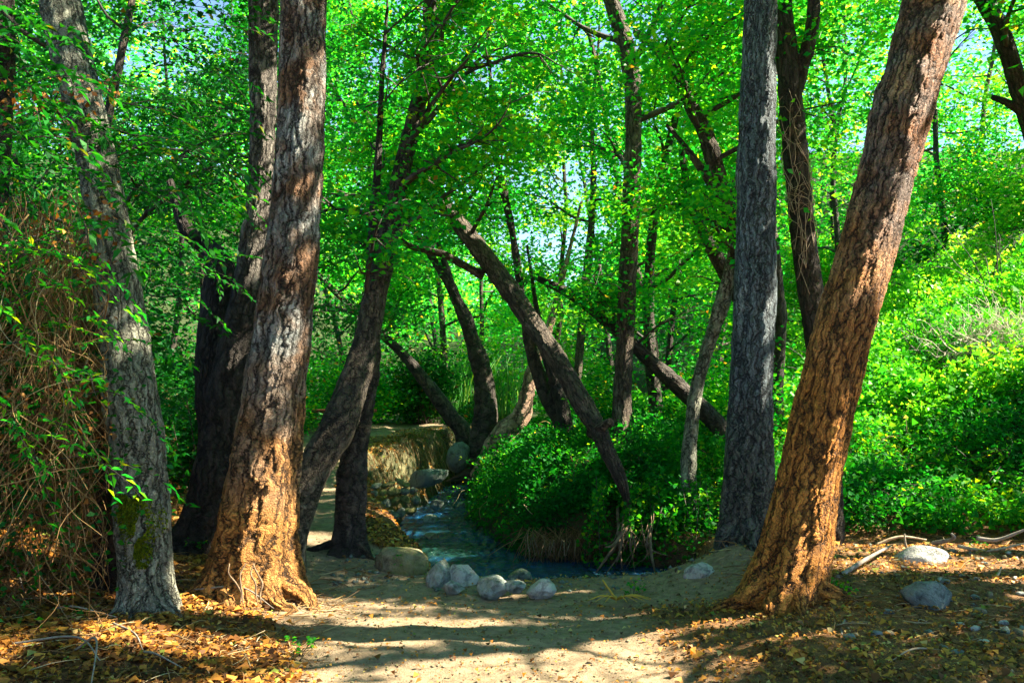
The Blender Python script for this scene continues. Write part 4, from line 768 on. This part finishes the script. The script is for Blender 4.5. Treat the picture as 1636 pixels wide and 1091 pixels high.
# bleached branches at lower left
r = np.random.default_rng(57)
FB = [('lowest at the left corner', 20, 1060), ('at the left edge below the dry vines', 15, 960), ('crossing the leaves below the mossy trunk', 180, 1015), ('just left of the mossy trunk foot', 130, 935), ('under the middle of the dry vines', 70, 900), ('halfway between left edge and mossy trunk', 90, 1000), ('right of the lower left corner', 120, 1060), ('between mossy trunk and thick trunk', 310, 960), ('on the shaded litter in the lower left', 230, 1050)]
for i, (w_, px, py) in enumerate(FB):
    p = Pz(px, py, .05); p[2] = gz(p[0], p[1])+.04; a = r.uniform(-1.2, .3); L = r.uniform(.3, .8); d = np.array([math.cos(a), math.sin(a)*.8, 0]); q = p+d*L; q[2] = gz(q[0], q[1])+.02
    m_ = (p+q)/2+r.normal(size=3)*.05+np.array([0, 0, .06]); stick([p, m_, q], [.007, .006, .003], M_WOOD2, 'thin grey fallen branch '+w_, 'grey fallen branches at lower left', nu=6, seed=i)
b = MB()
for i in range(2600):
    side = r.random() < .55
    x, y = (r.uniform(1.6, 5.4), r.uniform(5, 9.6)) if side else (r.uniform(-3.8, -1.2), r.uniform(4.4, 7.6))
    p = np.array([x, y, gz(x, y)+.015]); a = r.random()*6.28; L = r.uniform(.05, .28); q = p+np.array([math.cos(a), math.sin(a), r.normal()*.12])*L; q[2] = max(q[2], gz(q[0], q[1])+.01)
    b.tube([p, (p+q)/2+r.normal(size=3)*.012, q], [.003, .003, .0015], nu=3, nv=5, lv=r.random())
o = b.build('twig_litter', L_STRAW); o['kind'] = 'stuff'; o['label'] = 'small twigs mixed through the leaf litter'

# root curtain and hanging creeper below the leaning trunk
rc = empty('root_curtain', P(1015, 900, 9.25), 'pale roots hanging down the creek bank under the leaning trunk', 'roots'); b = MB()
for i in range(46):
    a0 = r.uniform(985, 1045) if i < 30 else r.uniform(840, 960); y0, y1 = (r.uniform(800, 850), r.uniform(865, 925)) if i < 30 else (r.uniform(845, 870), r.uniform(885, 905)); d = r.uniform(8.95, 9.15) if i < 30 else r.uniform(9.2, 9.45); sw = r.normal()*(18 if i < 30 else 6)
    b.tube([P(a0, y0, d+.5), P(a0+sw*.3, (y0+y1)/2-10, d+.05), P(a0+sw*.7+r.normal()*5, (y0+y1)/2+15, d-.05), P(a0+sw*1.4, y1, d-.05)], np.array([1, .9, .7, .3])*(r.choice([.004, .010, .022], p=[.5, .35, .15]) if i < 30 else r.uniform(.003, .007)), nu=5, nv=12, lv=.6+.4*r.random())
o = b.build('root', M_ROOT, rc); o['kind'] = 'stuff'
hv = empty('creeper', P(985, 800, 9.3), 'bright leafy creeper hanging down beside the pale roots', 'creeper'); b = MB(); PP = []
for i in range(26):
    a0 = r.uniform(950, 1130); y0 = r.uniform(760, 800); y1 = r.uniform(830, 925); d = r.uniform(9.15, 9.35); sw = r.normal()*20; ps = [P(a0, y0, d+.3), P(a0+sw*.4, (2*y0+y1)/3, d+.05), P(a0+sw*.8, (y0+2*y1)/3, d), P(a0+sw, y1, d)]
    q_, _ = catmull(ps, 26); b.tube(ps, [.004]*4, nu=3, nv=14)
    for qq in q_: PP += [qq+r.normal(size=3)*.045 for _ in range(3)]
b.build('stem', B_THIN, hv); leafobj('foliage', np.array(PP), .055*r.uniform(.6, 1.3, len(PP)), L_IVY, hv, r.uniform(.3, .97, len(PP)), 12, up=.3, aspect=.75)
b = MB()
for i in range(420):
    y = r.uniform(12.7, 16.8); x = np.interp(y, *XE)+r.uniform(-.08, .3); z = gz(x, y)+.01; q = np.array([x+.03, y-.03, z]); L = r.uniform(.08, .3); b.tube([q, q+np.array([.05, -.04, -.3*L]), q+np.array([.07+r.normal()*.03, -.06, -L])], [.004, .004, .002], nu=3, nv=6, lv=.2+.7*r.random())
o = b.build('bank_roots', L_STRAW); o['kind'] = 'stuff'; o['label'] = 'fine dry roots and grass hanging down the cut earth bank'
b = MB()
for i in range(700):
    y = r.uniform(12.3, 17.1); x = np.interp(y, *XE)+r.normal()*.14+.02; z = gz(x, y); L = r.uniform(.05, .2)*(1 if n2(np.array([x]), np.array([y]), 1.6, 2, 3)[0] > -.1 else .3)
    b.tube([(x, y, z-.01), (x+r.normal()*.03, y-.02, z+L*.6), (x+r.uniform(-.02, .12), y-.05, z+L*.7)], [.004, .003, .001], nu=3, nv=5, lv=r.random())
o = b.build('grass', leafmat('grass_blade', [(0, (.05, .10, .02)), (.5, (.12, .22, .03)), (1, (.35, .30, .12))], .4)); o['kind'] = 'stuff'; o['label'] = 'ragged grass fringing the lip of the cut bank'
# grit trodden into the track
n = 4200; x = r.uniform(-2.2, 5, n); y = 4.4+4.6*r.random(n)**1.2; k_ = masks(x, y) < .2; x, y = x[k_], y[k_]; n = len(x); sz = .004+.012*r.random(n)**3
oc = np.array([(1, 0, 0), (0, 1, 0), (-1, 0, 0), (0, -1, 0), (0, 0, .7), (0, 0, -.7)]); tr = np.array([(0, 1, 4), (1, 2, 4), (2, 3, 4), (3, 0, 4), (1, 0, 5), (2, 1, 5), (3, 2, 5), (0, 3, 5)])
V_ = (np.stack([x, y, hgt(x, y)+sz*.3], 1)[:, None]+oc[None]*(sz[:, None, None]*r.uniform(.6, 1.3, (n, 6, 1)))).reshape(-1, 3)
o = mk('gravel', V_, None, R_TAN, None, (tr[None]+np.arange(n)[:, None, None]*6).reshape(-1, 3), smooth=False); o['kind'] = 'stuff'; o['label'] = 'fine gravel and crumbs of earth on the track'
# dry bundle overhanging water, as thatch on the bank
b = MB()
for i in range(320):
    a0 = r.uniform(835, 975); p = P(a0, r.uniform(840, 862), 9.75); sw = r.normal()*.08; L = r.uniform(.12, .34); b.tube([p, p+np.array([sw, -.14, -L*.3]), p+np.array([sw*2, -.2, -L])], [.004, .004, .002], nu=3, nv=6, lv=.05+.6*r.random())
o = b.build('dead_grass', L_STRAW); o['kind'] = 'stuff'; o['label'] = 'dry straw coloured grass hanging over the dark creek edge'
# yellow fallen frond
fr = empty('fallen_frond', Pz(985, 952, .0), 'bright yellow dead frond lying at the creek end beside the roots', 'frond')
b = MB(); c = Pz(985, 950, .02); c[2] = gz(c[0], c[1])+.03
for i in range(9):
    a = -2.6+i*.32; b.tube([c, c+np.array([math.cos(a)*.12, math.sin(a)*.05, .04]), c+np.array([math.cos(a)*.26, math.sin(a)*.12, .01])], [.006, .006, .002], nu=4, nv=8)
b.tube([c, c+np.array([-.1, .05, .14])], [.01, .006], nu=5, nv=6); o = b.build('blade', M_YEL, fr)
# suckers at the foot of the thick trunk
for i in range(4):
    a0 = 372+i*13; ps = [P(a0+r.normal()*5+k*3, 900+k*16, 6.27-k*.035) for k in range(5)]; stick(ps, [.004, .006, .007, .006, .004], M_ROOT, ['thin root on the thick two tone trunk foot, leftmost of the four', 'thin root on the thick two tone trunk foot, second from the left', 'thin root on the thick two tone trunk foot, third from the left', 'thin root on the thick two tone trunk foot, rightmost of the four'][i], 'suckers on the thick trunk foot', nu=6, name='root', cat='root', seed=i)
# surface roots of short dark trunk
for i, (dx, dy) in enumerate(((-.42, -.05), (-.35, .3), (.25, -.15))):
    x, y = P(560, 880, 8.1)[:2]; q = (x+dx, y+dy); stick([(x, y, gz(x, y)+.16), (x+dx*.5, y+dy*.5, gz(x+dx*.5, y+dy*.5)+.07), (q[0], q[1], gz(*q)-.02)], [.05, .035, .015], B_DARK, ['surface root running left from the short dark trunk', 'surface root running back from the short dark trunk', 'surface root running down to the creek from the short dark trunk'][i], nu=8, name='root', cat='root', seed=i)
# spreading surface roots at the feet of the big trunks
for root_, mat_, bx, by, rr_, angs in ((TJ, B_RED, TJp[0][0], TJp[0][1], .27, (-2.7, -1.9, -1.2, -.3)), (TA, B_TWO, TAp[0][0], TAp[0][1], .33, (-2.4, -1.5, -.7, -.1)), (T1, B_PALE, T1p[0][0], T1p[0][1], .17, (-2.2, -1.1, -.2)), (TH, B_GREY, THp[0][0], THp[0][1], .24, (-2.6, -1.6, -.5))):
    for i, a in enumerate(angs):
        L = rr_*r.uniform(1.0, 1.7); ps = []; a_ = a
        for k in range(6):
            t_ = k/5; a_ += r.normal()*.12; q = np.array([bx, by])+np.array([math.cos(a_), math.sin(a_)])*(rr_*.55+L*t_); ps.append((q[0], q[1], gz(q[0], q[1])+.16*(1-t_)**2-.035*t_+.01))
        bb = MB(); bb.tube(ps, rr_*np.array([.36, .27, .2, .14, .09, .05]), nu=16, nv=40, rough=.3, seed=i+3); bb.build('root', mat_, root_)
# pebbles round the creek mouth
n = 420; x = r.uniform(-1.5, 1.9, n); y = r.uniform(6.95, 8.1, n)+.1*np.abs(x); sz = .010+.028*r.random(n)**2
V_ = (np.stack([x, y, hgt(x, y)+sz*.2], 1)[:, None]+oc[None]*(sz[:, None, None]*r.uniform(.6, 1.3, (n, 6, 1)))).reshape(-1, 3)
o = mk('pebbles', V_, None, R_SLAB, None, (tr[None]+np.arange(n)[:, None, None]*6).reshape(-1, 3), smooth=True); o['kind'] = 'stuff'; o['label'] = 'pebbles scattered around the mouth of the creek'
# moss on the leaning trunk
n = 4200; t = r.random(n)**.8; q_, _ = catmull(np.array(T1p)[:7], 200)
mp = []; mn = []
for i in range(n):
    v = r.random(); py = 785+v*115; half = 30*math.sin(min(1, v*1.3+.15)*math.pi*.85)+4; px = 222+v*16+half*np.clip(r.normal()*.55, -1.3, 1.3); cx_ = np.interp(py, [660, 800, 920, 1000], [213, 224, 230, 232]); hw = np.interp(py, [660, 800, 920, 1000], [39, 40, 38, 44])*1.0
    u = np.clip((px-cx_)/hw, -.95, .95); off = math.sqrt(1-u*u)*hw*6/F*1.02; p = P(px, py, 5.97); p[1] -= off; 
    if vnoise(p, 14, 3) < -.25: continue
    mp.append(p); mn.append((u, -math.sqrt(1-u*u), .2))
n = len(mp); leafobj('moss', np.array(mp), .024*r.uniform(.4, 1.4, n), L_MOSS, T1, r.random(n), 3, aspect=.5, up=.4, dirs=np.array(mn)*.6+np.array([0, 0, -.4]))
# thin bare vines on the dark trunk between grey and orange
vt = empty('climbing_vine', P(1280, 400, 8.7), 'thin pale bare vines clinging to the dark trunk between grey and orange trunks', 'vine'); b = MB()
for i in range(22):
    py = r.uniform(110, 400); o_ = r.uniform(-20, 20); ps = []
    for k in range(7):
        y_ = py+k*r.uniform(12, 24); o_ = np.clip(o_+r.normal()*9, -22, 22); ps.append(P(np.interp(y_, [120, 200, 300, 400, 500], [1260, 1266, 1276, 1286, 1300])+o_, y_, 8.9-math.sqrt(max(0, 1-(o_/24)**2))*.13-.015))
    b.tube(ps, [.003]*7, nu=3, nv=21, lv=1)
    if i % 2: b.tube([ps[3], ps[3]+np.array([r.normal()*.1, -.05, .05]), ps[3]+np.array([r.normal()*.2, -.07, r.normal()*.1])], [.002, .002, .001], nu=3, nv=6, lv=1)
o = b.build('stem', M_WOOD, vt); o['kind'] = 'stuff'
# bench on the bank
bn = empty('bench', (-3.25, 17.2, gz(-3.25, 17.2)), 'small dark red plank bench on top of the cut bank', 'bench')
def box(name, c, d, mat, parent):
    import bmesh
    bm = bmesh.new(); bmesh.ops.create_cube(bm, size=1); bmesh.ops.scale(bm, vec=d, verts=bm.verts); bmesh.ops.bevel(bm, geom=bm.edges[:], offset=min(d)*.15, segments=2, affect='EDGES'); me = bpy.data.meshes.new(name); bm.to_mesh(me); bm.free(); me.materials.append(mat)
    o = bpy.data.objects.new(name, me); COL.objects.link(o); o.parent = parent; o.location = c
for k in (-1, 1): box('seat_plank', (0, k*.11, .36), (1.2, .19, .06), M_BENCH, bn); box('leg', (k*.38, 0, .165), (.07, .32, .34), M_BENCH, bn)
# weeds at the track edge
for i, (px, py) in enumerate(((310, 905), (150, 880), (480, 1035), (1345, 980), (640, 905), (1010, 940), (1400, 850), (1560, 865), (165, 900), (455, 935))):
    p = Pz(px, py, .03); root = empty('weed', (p[0], p[1], gz(p[0], p[1])), 'small green weed ' + ['between the two dark trunk feet', 'under the dry vines', 'on the litter at the track edge', 'at the right of the orange trunk foot', 'against the large tan boulder', 'among the roots by the creek', 'at the foot of the green slope', 'behind the pale boulder', 'at the foot of the mossy trunk', 'at the right foot of the thick trunk'][i], 'weed', 'small weeds'); b = MB(); LP = []
    for k in range(7):
        a = r.random()*6.28; z = gz(p[0], p[1]); q = np.array([p[0], p[1], z])+np.array([math.cos(a)*.07, math.sin(a)*.07, r.uniform(.05, .14)]); b.tube([(p[0], p[1], z-.01), q], [.002, .0015], nu=3, nv=3); LP += [q+r.normal(size=3)*.018 for _ in range(5)]
    b.build('stem', B_THIN, root); leafobj('leaf', np.array(LP), .035, L_IVY, root, r.uniform(.5, .95, len(LP)), 5+i, aspect=.7)
print('TRIS', sum(sum(len(p.vertices)-2 for p in m.polygons) if len(m.polygons) < 2000 else len(m.polygons)*2 for m in bpy.data.meshes))
